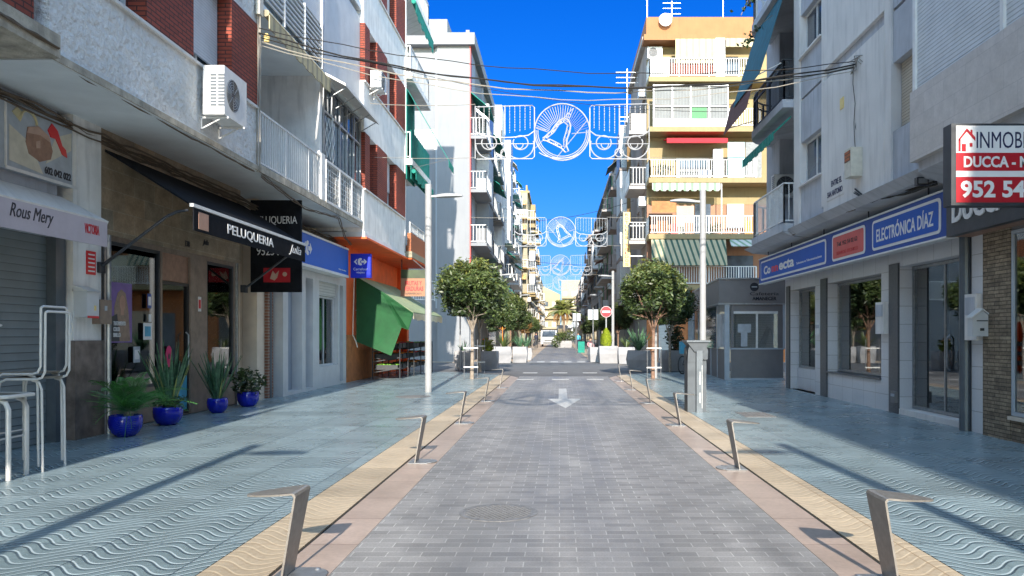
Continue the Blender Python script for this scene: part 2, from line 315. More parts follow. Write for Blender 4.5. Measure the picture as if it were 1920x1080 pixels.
# ---------------------------------------------------------------- mesh helpers
class MB:
    def __init__(s): s.v = []; s.f = []; s.m = []; s.cm = 0
    def mat(s, i): s.cm = i; return s
    def add(s, vs, fs):
        o = len(s.v); s.v += [tuple(v) for v in vs]; s.f += [tuple(i+o for i in f) for f in fs]; s.m += [s.cm]*len(fs); return s
    def box(s, x0, x1, y0, y1, z0, z1):
        x0, x1 = min(x0, x1), max(x0, x1); y0, y1 = min(y0, y1), max(y0, y1); z0, z1 = min(z0, z1), max(z0, z1)
        return s.add([(x0,y0,z0),(x1,y0,z0),(x1,y1,z0),(x0,y1,z0),(x0,y0,z1),(x1,y0,z1),(x1,y1,z1),(x0,y1,z1)],
                     [(0,3,2,1),(4,5,6,7),(0,1,5,4),(1,2,6,5),(2,3,7,6),(3,0,4,7)])
    def bar(s, p, q, w, h=None, up=(0,0,1)):
        h = h or w; p = Vector(p); q = Vector(q); d = (q-p).normalized(); u = Vector(up)
        if abs(d.dot(u)) > .98: u = Vector((1,0,0))
        a = d.cross(u).normalized()*w/2; b = d.cross(a).normalized()*h/2
        vs = [p+a+b, p-a+b, p-a-b, p+a-b, q+a+b, q-a+b, q-a-b, q+a-b]
        return s.add(vs, [(0,1,2,3),(7,6,5,4),(0,4,5,1),(1,5,6,2),(2,6,7,3),(3,7,4,0)])
    def tube(s, pts, r, n=8, cap=True, closed=False):
        pts = [Vector(p) for p in pts]; rs = r if isinstance(r, (list, tuple)) else [r]*len(pts)
        N = len(pts); vs = []; ref = None
        for i, p in enumerate(pts):
            if closed: d = pts[(i+1) % N]-pts[i-1]
            else: d = pts[min(i+1, N-1)]-pts[max(i-1, 0)]
            d = d.normalized() if d.length > 1e-9 else Vector((0,0,1))
            if ref is None: ref = Vector((0,0,1)) if abs(d.z) < .9 else Vector((1,0,0))
            a = d.cross(ref)
            if a.length < .05: ref = Vector((1,0,0)) if abs(d.x) < .9 else Vector((0,1,0)); a = d.cross(ref)
            a.normalize(); b = a.cross(d).normalized(); ref = b if abs(b.dot(d)) < .5 else ref
            for k in range(n):
                t = 2*math.pi*k/n; vs.append(p+(a*math.cos(t)+b*math.sin(t))*rs[i])
        fs = []
        for i in range(N if closed else N-1):
            j = (i+1) % N
            for k in range(n): fs.append((i*n+k, i*n+(k+1) % n, j*n+(k+1) % n, j*n+k))
        if cap and not closed: fs += [tuple(range(n))[::-1], tuple((N-1)*n+k for k in range(n))]
        return s.add(vs, fs)
    def lathe(s, prof, c=(0,0,0), n=24):
        vs = []; fs = []
        for r, z in prof:
            for k in range(n):
                t = 2*math.pi*k/n; vs.append((c[0]+r*math.cos(t), c[1]+r*math.sin(t), c[2]+z))
        for i in range(len(prof)-1):
            for k in range(n): fs.append((i*n+k, i*n+(k+1) % n, (i+1)*n+(k+1) % n, (i+1)*n+k))
        fs += [tuple(range(n))[::-1], tuple((len(prof)-1)*n+k for k in range(n))]
        return s.add(vs, fs)
    def prism(s, pts, d):
        """flat polygon pts extruded by vector d"""
        n = len(pts); d = Vector(d); a = [Vector(p) for p in pts]; b = [p+d for p in a]
        return s.add(a+b, [tuple(range(n))[::-1], tuple(range(n, 2*n))]+[(i, (i+1) % n, n+(i+1) % n, n+i) for i in range(n)])
    def quad(s, *p): return s.add(p, [tuple(range(len(p)))])
    def holes(s, plane, a, b, u0, u1, z0, z1, hs):
        """wall slab with rectangular openings; plane 'x': a..b is the thickness in x, u runs along y"""
        us = sorted({u0, u1, *[h[0] for h in hs], *[h[1] for h in hs]}); us = [u for u in us if u0 <= u <= u1]
        for i in range(len(us)-1):
            m = (us[i]+us[i+1])/2; cuts = sorted([(max(h[2], z0), min(h[3], z1)) for h in hs if h[0] < m < h[1]])
            z = z0; seg = []
            for c0, c1 in cuts:
                if c0 > z: seg.append((z, c0))
                z = max(z, c1)
            if z < z1: seg.append((z, z1))
            for p, q in seg:
                if plane == 'x': s.box(a, b, us[i], us[i+1], p, q)
                else: s.box(us[i], us[i+1], a, b, p, q)
        return s
    def blade(s, base, d, L, w, droop=.3, n=5, up=(0,0,1), taper=1.0):
        base = Vector(base); d = Vector(d).normalized(); u = Vector(up)
        side = d.cross(u)
        if side.length < .1: side = Vector((1,0,0)).cross(d)
        side.normalize(); vs = []; fs = []
        for i in range(n+1):
            t = i/n; p = base+d*L*t-Vector((0,0,1))*droop*L*t*t
            ww = w*.5*(math.sin(math.pi*(.12+.88*t))**taper if t < 1 else .02)
            nrm = side.cross(d)*w*.12
            vs += [p-side*ww+nrm, p-nrm*.3, p+side*ww+nrm]
        for i in range(n):
            fs += [(3*i, 3*i+1, 3*i+4, 3*i+3), (3*i+1, 3*i+2, 3*i+5, 3*i+4)]
        return s.add(vs, fs)

ORG = {}
def link(o, parent=None):
    COL.objects.link(o)
    if parent is not None: o.parent = parent; ORG[o.name] = ORG[parent.name]
    return o
def tag(o, label=None, cat=None, group=None, kind=None):
    if label: o['label'] = label
    if cat: o['category'] = cat
    if group: o['group'] = group
    if kind: o['kind'] = kind
    return o
def T(name, label, cat, loc=(0,0,0), group=None):
    o = bpy.data.objects.new(name, None); COL.objects.link(o); o.location = loc; o.empty_display_size = .2
    ORG[o.name] = Vector(loc); return tag(o, label, cat, group)
def P(name, mb, mats, parent=None, label=None, smooth=False, loc=None):
    if isinstance(mats, str): mats = [mats]
    me = bpy.data.meshes.new(name)
    org = ORG[parent.name] if parent is not None else (Vector(loc) if loc else Vector((0,0,0)))
    me.from_pydata([(v[0]-org[0], v[1]-org[1], v[2]-org[2]) for v in mb.v], [], mb.f)
    for m in mats: me.materials.append(M[m])
    me.polygons.foreach_set('material_index', mb.m)
    if smooth: me.polygons.foreach_set('use_smooth', [True]*len(me.polygons))
    me.update()
    o = bpy.data.objects.new(name, me); link(o, parent)
    if parent is None: o.location = org; ORG[o.name] = org
    if label: o['label'] = label
    return o
def one(name, mb, mats, label, cat, loc=(0,0,0), group=None, smooth=False):
    return tag(P(name, mb, mats, None, None, smooth, loc), label, cat, group)
def struct(name, mb, mats): return tag(P(name, mb, mats), kind='structure')
def dup(o, loc=None, rotz=None, label=None, group=None, parent=None, scale=None):
    c = o.copy(); COL.objects.link(c); ORG[c.name] = ORG[o.name]
    if parent is not None: c.parent = parent
    if loc is not None: c.location = loc; ORG[c.name] = Vector(loc)
    if rotz is not None: c.rotation_euler = (0, 0, rotz)
    if scale is not None: c.scale = (scale,)*3
    if label: c['label'] = label
    if group: c['group'] = group
    for ch in list(o.children): dup(ch, parent=c)
    return c
def text_mesh(s, w, h, bold=0, shear=0, depth=.006):
    cu = bpy.data.curves.new('lettering', 'FONT'); cu.body = s; cu.size = 1; cu.extrude = .01; cu.offset = bold; cu.shear = shear
    cu.resolution_u = 3
    o = bpy.data.objects.new('tmp', cu); COL.objects.link(o)
    dg = bpy.context.evaluated_depsgraph_get(); me = bpy.data.meshes.new_from_object(o.evaluated_get(dg))
    bpy.data.objects.remove(o); bpy.data.curves.remove(cu)
    xs = [v.co.x for v in me.vertices]; ys = [v.co.y for v in me.vertices]
    cx, cy = (min(xs)+max(xs))/2, (min(ys)+max(ys))/2; sx = w/(max(xs)-min(xs)); sy = h/(max(ys)-min(ys))
    return me, cx, cy, sx, sy, depth/.02
FACE = {'cam': (Vector((1,0,0)), Vector((0,0,1)), Vector((0,-1,0))),   # faces the camera end of the street
        'east': (Vector((0,1,0)), Vector((0,0,1)), Vector((1,0,0))),    # on the left-hand houses
        'west': (Vector((0,-1,0)), Vector((0,0,1)), Vector((-1,0,0)))}  # on the right-hand houses
def text(s, w, h, c, face, m, parent, bold=0, shear=0, name='lettering', depth=.006):
    me, cx, cy, sx, sy, sz = text_mesh(s, w, h, bold, shear, depth)
    a, b, n = FACE[face] if isinstance(face, str) else face
    org = ORG[parent.name]; c = Vector(c)
    for v in me.vertices:
        v.co = c+a*((v.co.x-cx)*sx)+b*((v.co.y-cy)*sy)+n*(v.co.z*sz)-org
    me.materials.clear(); me.materials.append(M[m]); me.name = name
    return link(bpy.data.objects.new(name, me), parent)
def flat(mb, c, face, pts, d=.004):
    """small raised shape on a board: pts are (u,v) in metres from c"""
    a, b, n = FACE[face] if isinstance(face, str) else face; c = Vector(c)
    return mb.prism([c+a*u+b*v for u, v in pts], n*d)
def circ(r, cx=0, cy=0, n=20, ry=None): return [(cx+r*math.cos(2*math.pi*i/n), cy+(ry or r)*math.sin(2*math.pi*i/n)) for i in range(n)]
def rect(u0, u1, v0, v1): return [(u0, v0), (u1, v0), (u1, v1), (u0, v1)]
def rail(mb, p, q, z0, z1, step=.11, r=.016, top=.04):
    """railing between two plan points, posts, vertical bars, top and bottom rail"""
    p = Vector((p[0], p[1], 0)); q = Vector((q[0], q[1], 0)); L = (q-p).length; n = max(1, int(L/step))
    up = Vector((0,0,1))
    mb.bar(p+up*z1, q+up*z1, top, .035); mb.bar(p+up*(z0+.08), q+up*(z0+.08), r*1.5)
    for i in range(n+1):
        c = p.lerp(q, i/n); w = r*1.9 if i % 12 == 0 or i == n else r
        mb.bar(c+up*(z0 if w > r else z0+.08), c+up*z1, w)
    return mb
def sag(p, q, s, n=14):
    p = Vector(p); q = Vector(q); return [p.lerp(q, i/n)-Vector((0,0,1))*s*4*(i/n)*(1-i/n) for i in range(n+1)]
def crown(mb_, c, rx, rz, n, size, seed, gap=.35, clump=75):
    rnd = random.Random(seed); cl = []
    for i in range(clump):
        while 1:
            p = Vector((rnd.uniform(-1, 1), rnd.uniform(-1, 1), rnd.uniform(-1, 1)))
            if .35 < p.length < 1: break
        cl.append((p*(.80/max(p.length, .5)) if rnd.random() < .75 else p*.5, rnd.uniform(.2, .38)))
    for i in range(n):
        p, r = rnd.choice(cl); q = Vector((rnd.gauss(0, 1), rnd.gauss(0, 1), rnd.gauss(0, 1))); q = q.normalized()*r*rnd.uniform(.3, 1.05)
        v = p+q
        if v.z < -.8: v.z = -.8+rnd.random()*.12
        P_ = Vector((c[0]+v.x*rx, c[1]+v.y*rx, c[2]+v.z*rz)); s = size*rnd.uniform(.6, 1.35)
        a = Vector((rnd.gauss(0, 1), rnd.gauss(0, 1), rnd.gauss(0, .6))).normalized(); b = a.cross(Vector((rnd.gauss(0, 1), rnd.gauss(0, 1), rnd.gauss(0, 1)))).normalized()
        hgt = v.z+rnd.gauss(0, .35)
        mb_.mat(2 if hgt > .75 and rnd.random() < .55 else (1 if hgt > -.05 or rnd.random() < .25 else 0))
        mb_.quad(P_-a*s, P_-b*s*.38, P_+a*s, P_+b*s*.38)
    mb_.mat(0); return mb_
# ================================================================= GROUND
g = MB(); g.box(-300, 300, -80, 900, -.5, 0); struct('ground', g, 'concrete_ground')
def sheet(name, pts, z, m, base=0.001):
    mb = MB(); mb.prism([(x, y, base) for x, y in pts], (0, 0, z-base)); return struct(name, mb, m)
NE_L = [(-1.43, 27.4), (-1.75, 28.7), (-2.5, 29.7), (-4.2, 31.4), (-9, 33)]
NE_R = [(1.73, 27.4), (2.05, 28.7), (2.8, 29.9), (4.4, 31.4), (9, 33)]
sheet('cross_street', [(-80, 27), (80, 27), (80, 43), (-80, 43)], .004, 'asphalt')
sheet('road', [(-1.43, -40), (1.73, -40), (1.73, 28.4), (-1.43, 28.4)], .008, 'road_pavers')
sheet('far_road', [(-1.7, 42.4), (1.75, 42.4), (1.75, 232), (-1.7, 232)], .008, 'road_pavers')
def band(name, xa, xb, m, z, side):
    e = NE_L if side < 0 else NE_R
    lo, hi = min(abs(xa), abs(xb)), max(abs(xa), abs(xb)); pts = [(side*lo, -40), (side*hi, -40)]
    def yat(x):
        for (a, ya), (b, yb) in zip(e, e[1:]):
            if abs(a) <= x <= abs(b): return ya+(yb-ya)*(x-abs(a))/(abs(b)-abs(a))
        return e[0][1]
    n = 10
    pts += [(side*(hi+(lo-hi)*i/n), yat(hi+(lo-hi)*i/n)) for i in range(n+1)]
    sheet(name, pts, z, m)
band('gutter_paving', -1.43, -1.775, 'pink_paver', .012, -1); band('gutter_paving', 1.73, 2.075, 'pink_paver', .012, 1)
band('kerb_strip', -1.80, -2.24, 'sand_waves', .016, -1); band('kerb_strip', 2.10, 2.49, 'sand_waves', .016, 1)
band('pavement', -2.243, -9, 'blue_waves', .020, -1); band('pavement', 2.493, 9, 'blue_waves', .020, 1)
plain('slot_black', (.02, .018, .016), .8)
s_ = MB(); s_.box(-1.80, -1.775, -40, 28.8, .001, .006); s_.box(2.075, 2.10, -40, 28.8, .001, .006)
struct('drain_channel', s_, 'slot_black')
sheet('far_pavement', [(-1.7, 232), (-1.7, 44), (-2.4, 42.9), (-30, 42.6), (-30, 60), (-9, 60), (-9, 232)], .016, 'tan_pavement')
sheet('far_pavement', [(1.75, 232), (1.75, 44), (2.4, 42.9), (30, 42.6), (30, 60), (9, 60), (9, 232)], .016, 'tan_pavement')
# painted arrow and give-way dashes
def mark(name, pts, label, group=None):
    mb = MB(); mb.prism([(x, y, .0085) for x, y in pts], (0, 0, .0035)); return one(name, mb, 'paint_line', label, 'road marking', group=group)
mark('road_arrow', [(-.02, 21.9), (.19, 21.9), (.19, 18.4), (.50, 18.4), (.12, 16.05), (-.28, 18.4), (-.02, 18.4)], 'white arrow painted on the grey roadway pointing at the viewer')
for j, (y, d, rn) in enumerate(((26.3, .85, 'nearer'), (30.9, .9, 'farther'))):
    for k, x in enumerate((-1.15, .03, 1.2)):
        mb = MB(); z0 = .0085 if j == 0 else .0045
        mb.prism([(x-.28, y, z0), (x+.28, y, z0), (x+.28, y+d*.5, z0), (x-.28, y+d*.5, z0)], (0, 0, .0035))
        one('road_dash', mb, 'paint_line', ['left', 'middle', 'right'][k]+' white dash of the '+rn+' dashed row beyond the painted arrow', 'road marking', group='white dashes across the road')
for k, x in enumerate((-1.25, -.5, .25, 1.0)):
    mb = MB(); mb.box(x, x+.42, 43.2, 44.6, .0085, .012)
    one('road_dash', mb, 'paint_line', 'far white block '+['leftmost', 'second from left', 'third from left', 'rightmost'][k]+' at the mouth of the far street', 'road marking', group='white blocks at the far crossing')
# manhole
mb = MB(); c = (-.51, 6.63); mb.lathe([(.33, 0), (.33, .0035), (.30, .0045), (.295, .0035)], (c[0], c[1], .0085), 40)
t_ = T('manhole', 'round iron manhole cover set in the grey paved road', 'manhole cover', (c[0], c[1], 0))
P('frame_ring', mb, 'manhole_iron', t_)
mb = MB()
for i in range(-6, 7):
    for j in range(-7, 8):
        x, y = i*.043+(j % 2)*.021, j*.037
        if x*x+y*y < .27**2: mb.box(c[0]+x-.014, c[0]+x+.014, c[1]+y-.010, c[1]+y+.010, .0115, .0145)
P('cover_studs', mb, 'asphalt', t_)
mb = MB(); mb.box(3.35, 3.9, 14.2, 15.1, .021, .026)
t_ = T('drain_cover', 'rectangular studded drain cover in the blue pavement beside the litter bin', 'drain cover', (3.62, 14.6, 0)); P('cover', mb, 'manhole_iron', t_)
mb = MB(); [mb.box(3.40+i*.09, 3.45+i*.09, 14.28+j*.15, 14.35+j*.15, .027, .031) for i in range(6) for j in range(5)]; P('cover_studs', mb, 'asphalt', t_)
mb = MB(); mb.lathe([(.42, 0), (.42, .004), (.3, .007)], (-3.5, 18.9, .021), 30); one('drain_cover', mb, 'manhole_iron', 'round worn cover in the blue pavement in front of the left lamp post', 'drain cover')

# ================================================================= LEFT APARTMENT HOUSE
FH = 3.15
LV = [4.6, 7.72, 10.87, 14.02]; TOP = 16.8
B = T('apartment_house', 'white stucco and red brick apartment house with shops below on the left of the street', 'building', (-9, 20, 0))
w = MB()
w.box(-15, -6.15, 8.9, 15, 4.75, TOP-.2); w.box(-15, -7.3, 15, 22.8, 4.75, TOP-.2); w.box(-15, -6.15, 22.8, 28.8, 4.5, TOP-.2); w.box(-15, -6.9, 28.8, 33, 0, TOP-.2)
P('wall', w, 'white_plaster', B)
w = MB(); w.box(-15, -8.8, 10.8, 28.8, 0, 4.5); P('rear_wall', w, 'interior_pale', B)
w = MB(); w.box(-15, -5.72, 8.9, 22.8, 4.6, 4.72); w.box(-15, -5.62, 22.8, 28.8, 4.33, 4.48); P('soffit', w, ['soffit_white'], B)
for z in LV[1:]:
    w = MB(); w.box(-7.3, -5.72, 15, 22.8, z, z+.17); P('balcony_slab', w, 'soffit_white', B)
w = MB(); w.box(-15, -5.4, 8.85, 33, TOP-.2, TOP); P('roof', w, 'light_plaster', B)
# parapet bands, stuccoed
for i, z in enumerate(LV):
    w = MB(); w.box(-6.15, -5.75, 8.9, 15, *((4.722, 5.78) if i == 0 else (z-.35, z+1.1))); P('parapet', w, 'rough_stucco', B)
    w = MB(); w.box(-6.15, -5.65, 22.8, 28.8, (4.482 if i == 0 else z-.35), z+1.1); P('parapet', w, 'white_plaster', B)
    for a, b in ((8.9, 15), (22.8, 28.8)):
        w = MB(); w.box(-6.2, -5.70 if a < 10 else -5.60, a, b, (5.78 if i == 0 and a < 10 else z+1.1)+.001, (5.78 if i == 0 and a < 10 else z+1.1)+.045); P('coping', w, 'light_plaster', B)

w = MB(); w.box(-5.749, -5.70, 8.9, 15, 4.61, 4.70); w.box(-5.719, -5.68, 15, 22.8, 4.60, 4.74); P('slab_edge', w, 'slab_edge', B)
# brick piers
def bands(y0, y1): return [(4.6 if i < 0 else (5.825 if i == 0 and y0 < 15 else LV[i]+1.146), (LV[i+1]-.351 if i < 3 else TOP-.201)) for i in range(4)]
for (a, b, pr) in ((10.92, 12.32, .02), (13.75, 14.99, .02), (22.81, 23.4, 0), (24.35, 25.75, 0), (27.2, 28.79, 0)):
    for z0, z1 in bands(a, b): w = MB(); w.box(-6.15, (-5.73 if a < 20 else -5.62)+pr, a, b, z0, z1); P('brick_pier', w, 'red_brick', B)
# windows with roller shutters between the piers
def lwin(y0, y1, z0, z1, x, drop, parent=B, shm='shutter_white', depth=.32):
    xi = x-depth; f = MB(); t = .05
    f.box(xi, xi+.08, y0, y0+t, z0, z1); f.box(xi, xi+.08, y1-t, y1, z0, z1); f.box(xi, xi+.08, y0+t, y1-t, z0, z0+t); f.box(xi, xi+.08, y0+t, y1-t, z1-t, z1); ym = (y0+y1)/2
    f.box(xi, xi+.07, ym-.03, ym+.03, z0+t, z1-t)
    wn_ = P('window', f, 'white_metal', parent)
    p = MB(); p.box(xi+.02, xi+.03, y0+t, y1-t, z0+t, z1-t); P('pane', p, 'far_glass', wn_)
    if drop > 0:
        s = MB(); s.box(xi+.085, xi+.12, y0+.02, y1-.02, z1-(z1-z0)*drop, z1); P('shutter', s, shm, wn_)
    return wn_
for i in range(4):
    z0, z1 = (5.83 if i == 0 else LV[i]+1.15), (LV[i+1]-.36 if i < 3 else TOP-.22)
    lwin(12.33, 13.74, z0, z1, -5.75, .82 if i == 0 else .95); lwin(10.0, 10.9, z0, z1, -5.75, .0 if i == 0 else .6)
    for a, b, dr in ((23.42, 24.33, .95), (25.77, 27.18, [.62, .8, 1, .7][i])): lwin(a, b, LV[i]+1.15, z1, -5.65, dr)
for i in range(4):
    z0, z1 = (5.826 if i == 0 else LV[i]+1.146), (LV[i+1]-.351 if i < 3 else TOP-.201)
    w = MB(); w.box(-6.15, -5.74, 8.9, 9.98, z0, z1); P('wall_panel', w, 'white_plaster', B)
# open balcony bay
w = MB(); w.box(-7.3, -5.74, 14.87, 14.998, 7.9, TOP-.2); P('cheek_wall', w, 'white_plaster', B)
w = MB(); w.box(-7.299, -5.75, 18.95, 19.1, 4.72, 7.72); P('partition', w, 'white_plaster', B)
d = MB(); d.box(-7.29, -7.22, 15.9, 17.9, 4.73, 7.0); dd = P('balcony_door', d, 'white_metal', B); d = MB(); d.box(-7.219, -7.2, 16.0, 17.8, 6.45, 6.92); P('pane', d, 'far_glass', dd); d = MB(); d.box(-7.219, -7.2, 16.0, 16.9, 4.85, 6.35); P('panel', d, 'white_plaster', dd)
r = MB(); rail(r, (-5.74, 15.02), (-5.74, 18.9), 4.72, 5.78, .125, .022, .05); P('railing', r, 'white_metal', B)
w = MB(); w.box(-5.9, -5.68, 18.86, 19.15, 4.741, 5.86); P('railing_post', w, 'white_plaster', B)
# glazed balcony with lattice guard
def grid(mb, y0, y1, z0, z1, x, ny, nz, t=.035):
    for k in range(ny+1): y = y0+(y1-y0)*k/ny; mb.box(x, x+t, y-t/2, y+t/2, z0, z1)
    for k in range(nz+1): z = z0+(z1-z0)*k/nz; mb.box(x+.004, x+t-.004, y0, y1, z-t/2, z+t/2)
r = MB(); grid(r, 19.2, 22.75, 4.76, 5.75, -5.72, 3, 1, .06); grid(r, 19.25, 22.7, 4.8, 5.7, -5.70, 18, 7, .016)
for k in range(5):
    y = 19.5+k*.7; r.tube([(-5.69, y+.13*math.cos(a), 5.25+.3*math.sin(a)) for a in [i*math.pi/6 for i in range(12)]], .008, 4, closed=True)
P('lattice_guard', r, 'white_metal', B)
r = MB(); grid(r, 19.2, 22.75, 5.8, 7.66, -5.78, 5, 1, .055); r.box(-5.785, -5.73, 19.2, 22.75, 6.95, 7.0); gz = P('glazing', r, 'galvanised', B)
r = MB(); r.box(-5.80, -5.79, 19.2, 22.75, 5.8, 7.66); P('pane', r, 'far_glass', gz)
r = MB()
for k in range(3):
    y = 19.35+k*.28
    for q in range(2): r.tube([(-5.70, y+.1*math.sin(a*2)*(1 if q else -1), 5.85+.24*a) for a in [i*.35 for i in range(13)]], .008, 4)
r.tube([(-5.70, 19.85, 5.8), (-5.70, 19.85, 6.95)], .012, 4); P('scroll_grille', r, 'white_metal', gz)
r = MB(); r.box(-7.298, -5.80, 22.68, 22.797, 4.72, 7.72); P('partition', r, 'white_plaster', B)
# upper balconies of the bay
for i in (1, 2, 3):
    z = LV[i]; r = MB()
    for k in range(8): r.box(-5.74, -5.70, 15.05, 19.0, z+.30+k*.115, z+.30+k*.115+.03)
    for y in (15.06, 16.4, 17.7, 19.0): r.box(-5.745, -5.69, y-.025, y+.025, z+.17, z+1.22)
    P('railing', r, 'white_metal', B)
    r = MB(); r.box(-5.80, -5.74, 16.6, 18.95, z+1.25, z+2.9); P('screen', r, 'corrugated' if i > 1 else 'shutter_white', B)
    r = MB(); r.box(-5.82, -5.76, 19.05, 22.78, z+.17, z+2.95); P('enclosure', r, 'corrugated', B)
    r = MB(); r.box(-5.735, -5.69, 18.96, 19.06, z+.172, z+2.95); P('post', r, 'white_metal', B)
# corner balconies beyond
for i, z in enumerate([4.33]+LV[1:]):
    s = MB(); s.box(-6.9, -5.38, 28.81, 33, z, z+.22); sl = P('balcony_slab', s, 'cream_paint' if i == 0 else 'white_plaster', B)
    r = MB()
    if i == 0:
        r.box(-5.56, -5.42, 28.82, 32.98, z+.221, z+.9); r.box(-6.899, -5.561, 32.8, 32.98, z+.221, z+.9); P('balcony_wall', r, 'orange_brick', B)
        r = MB(); rail(r, (-5.48, 28.9), (-5.48, 32.9), z+.9, z+1.3, .12, .02); P('railing', r, 'white_metal', B)
    else:
        rail(r, (-5.46, 28.9), (-5.46, 32.9), z+.22, z+1.2, .11, .018); rail(r, (-5.46, 28.86), (-6.85, 28.86), z+.22, z+1.2, .11, .018); rail(r, (-5.46, 32.9), (-6.85, 32.9), z+.22, z+1.2, .11, .018); P('railing', r, 'white_metal', B)
    d = MB(); d.box(-6.895, -6.85, 29.6, 31.6, z+.23, z+2.3); P('balcony_door', d, 'far_glass', B)
w = MB(); w.box(-6.9, -5.63, 28.801, 28.95, 4.551, 7.71); w.box(-6.9, -5.6, 28.801, 28.93, 7.941, 10.86); w.box(-6.9, -5.6, 28.801, 28.93, 11.1, 14.0); P('cheek_wall', w, 'white_plaster', B)
# ground floor pieces
w = MB(); w.holes('x', -7.1, -6.9, 11.8, 16.95, .0, 3.03, [(11.95, 13.66, .62, 2.95), (13.72, 14.76, .05, 2.95), (15.45, 16.72, .62, 2.95)]); P('shopfront_wall', w, 'dark_brown_tile', B)
w = MB(); w.box(-7.1, -6.86, 11.25, 16.98, 3.031, 4.6); P('stone_fascia', w, 'slate_cladding', B)
w = MB(); w.box(-7.1, -6.84, 11.1, 11.78, 1.42, 4.6); P('column', w, 'white_plaster', B); w = MB(); w.box(-7.1, -6.80, 11.08, 11.80, 0, 1.419); P('column_base', w, 'column_marble', B)
w = MB(); w.box(-8.8, -7.1, 10.95, 11.9, 0, 4.5); w.box(-8.8, -7.1, 16.75, 17.2, 0, 4.5); w.box(-8.8, -6.92, 18.75, 18.9, 0, 4.5); w.box(-8.8, -6.8, 24.35, 24.5, 0, 4.32); P('partition', w, 'interior_pale', B)
w = MB(); w.box(-8.8, -7.101, 11.9, 16.75, 3.05, 3.15); w.box(-8.8, -6.9, 18.9, 24.35, 3.2, 3.3); P('shop_ceiling', w, 'interior_pale', B)
w = MB(); w.box(-8.8, -6.9, 11.9, 24.4, .021, .035); P('shop_floor', w, 'interior_pale', B)
w = MB(); w.box(-8.79, -8.6, 12, 13.5, .1, 2.2); P('shop_fitting', w, 'interior_pale', B); w = MB(); w.box(-7.9, -7.5, 12.3, 12.9, .1, .95); P('salon_chair', w, 'crate_dark', B); w = MB(); w.box(-7.6, -7.3, 13.2, 13.5, .1, 1.0); P('salon_trolley', w, 'text_white', B); w = MB(); w.box(-8.0, -7.6, 16.9-.6, 16.7, .1, 2.0); P('shop_fitting', w, 'interior_blue', B)
def shopwin(name, y0, y1, z0, z1, x, fm='dark_metal', mull=1, gm='glass', parent=B):
    f = MB(); t = .05; f.box(x-.05, x+.02, y0, y0+t, z0, z1); f.box(x-.05, x+.02, y1-t, y1, z0, z1); f.box(x-.05, x+.02, y0+t, y1-t, z0, z0+t); f.box(x-.05, x+.02, y0+t, y1-t, z1-t, z1)
    for k in range(1, mull): y = y0+(y1-y0)*k/mull; f.box(x-.04, x+.01, y-.02, y+.02, z0+t, z1-t)
    o = P(name, f, fm, parent); p = MB(); p.box(x-.025, x-.015, y0+t, y1-t, z0+t, z1-t); P('pane', p, gm, o); return o
s1 = shopwin('shop_window', 11.95, 13.66, .62, 2.95, -6.93)
sd = shopwin('shop_door', 13.72, 14.76, .05, 2.45, -6.95, 'black_metal'); h = MB(); h.tube([(-6.92, 14.62, .9), (-6.87, 14.62, .95), (-6.87, 14.62, 1.5), (-6.92, 14.62, 1.55)], .015); P('handle', h, 'galvanised', sd)
w = MB(); w.box(-6.99, -6.95, 13.72, 14.76, 2.46, 2.949); P('transom_panel', w, 'bag_brown', B)
s2 = shopwin('shop_window', 15.45, 16.72, .62, 2.95, -6.93)
w = MB(); w.box(-7.35, -7.3, 15.6, 16.7, .7, 1.9)
for k in range(4): w.box(-7.299, -7.05, 15.6, 16.7, .75+k*.33, .78+k*.33)
w.box(-7.3, -7.05, 16.13, 16.17, .78, 1.9); P('display_shelf', w, 'shelf_green', B)
w = MB(); random.seed(3)
for k in range(3):
    for q in range(6):
        y = 15.68+q*.17; w.lathe([(.035, 0), (.035, .12), (.015, .15), (.015, .18)], (-7.16, y, .785+k*.33), 8)
P('shelf_goods', w, 'white_paint', B)
for y in (11.9, 16.8): w = MB(); w.box(-6.898, -6.86, y, y+.05, .0, 3.03); P('corner_trim', w, 'galvanised', B)
text('Julia', .26, .13, (-6.855, 15.3, 3.28), 'east', 'text_dark', B, .03, .4); text('138', .17, .11, (-6.855, 14.55, 3.18), 'east', 'text_dark', B, .02)
# residential entrance
w = MB(); w.box(-7.6, -7.2, 17.0, 18.3, 0, 4.6); w.box(-7.2, -6.9, 16.98, 17.05, 0, 4.6); P('entrance_wall', w, 'beige_stone', B)
w = MB(); w.box(-7.4, -6.88, 17.95, 18.4, 0, 4.6); P('entrance_pier', w, 'light_beige_stone', B)
w = MB(); w.box(-7.0, -6.8, 18.4, 18.75, 0, 4.6); P('brick_pier', w, 'old_brick', B)
# travel office front, white frames
w = MB(); w.holes('x', -6.95, -6.62, 18.9, 24.5, 0, 3.25, [(19.25, 20.3, .1, 3.0), (20.6, 21.2, .1, 3.0), (21.75, 23.6, .62, 3.0), (23.8, 24.15, .1, 3.0)]); P('office_front', w, 'white_paint', B)
w = MB(); w.box(-6.93, -6.88, 19.25, 20.3, .1, 3.0); w.box(-6.93, -6.88, 20.6, 21.2, .1, 3.0); w.box(-6.93, -6.88, 23.8, 24.15, .1, 3.0); P('wall_panel', w, 'blue_grey', B)
s3 = shopwin('shop_window', 21.75, 23.6, .62, 2.6, -6.78, 'white_paint', 2); w = MB(); w.box(-6.8, -6.7, 21.75, 23.6, 2.61, 3.0); P('shutter_box', w, 'roller_pale', s3)
w = MB(); w.box(-6.9, -6.88, 22.0, 22.6, .75, 1.45); P('poster', w, 'poster_cyan', s3); w = MB(); w.box(-6.9, -6.88, 22.65, 23.4, .75, 1.5); P('poster', w, 'poster_blue', s3)
w = MB(); w.box(-8.79, -8.5, 19.5, 24.2, .1, 2.4); P('shop_fitting', w, 'interior_pale', B)
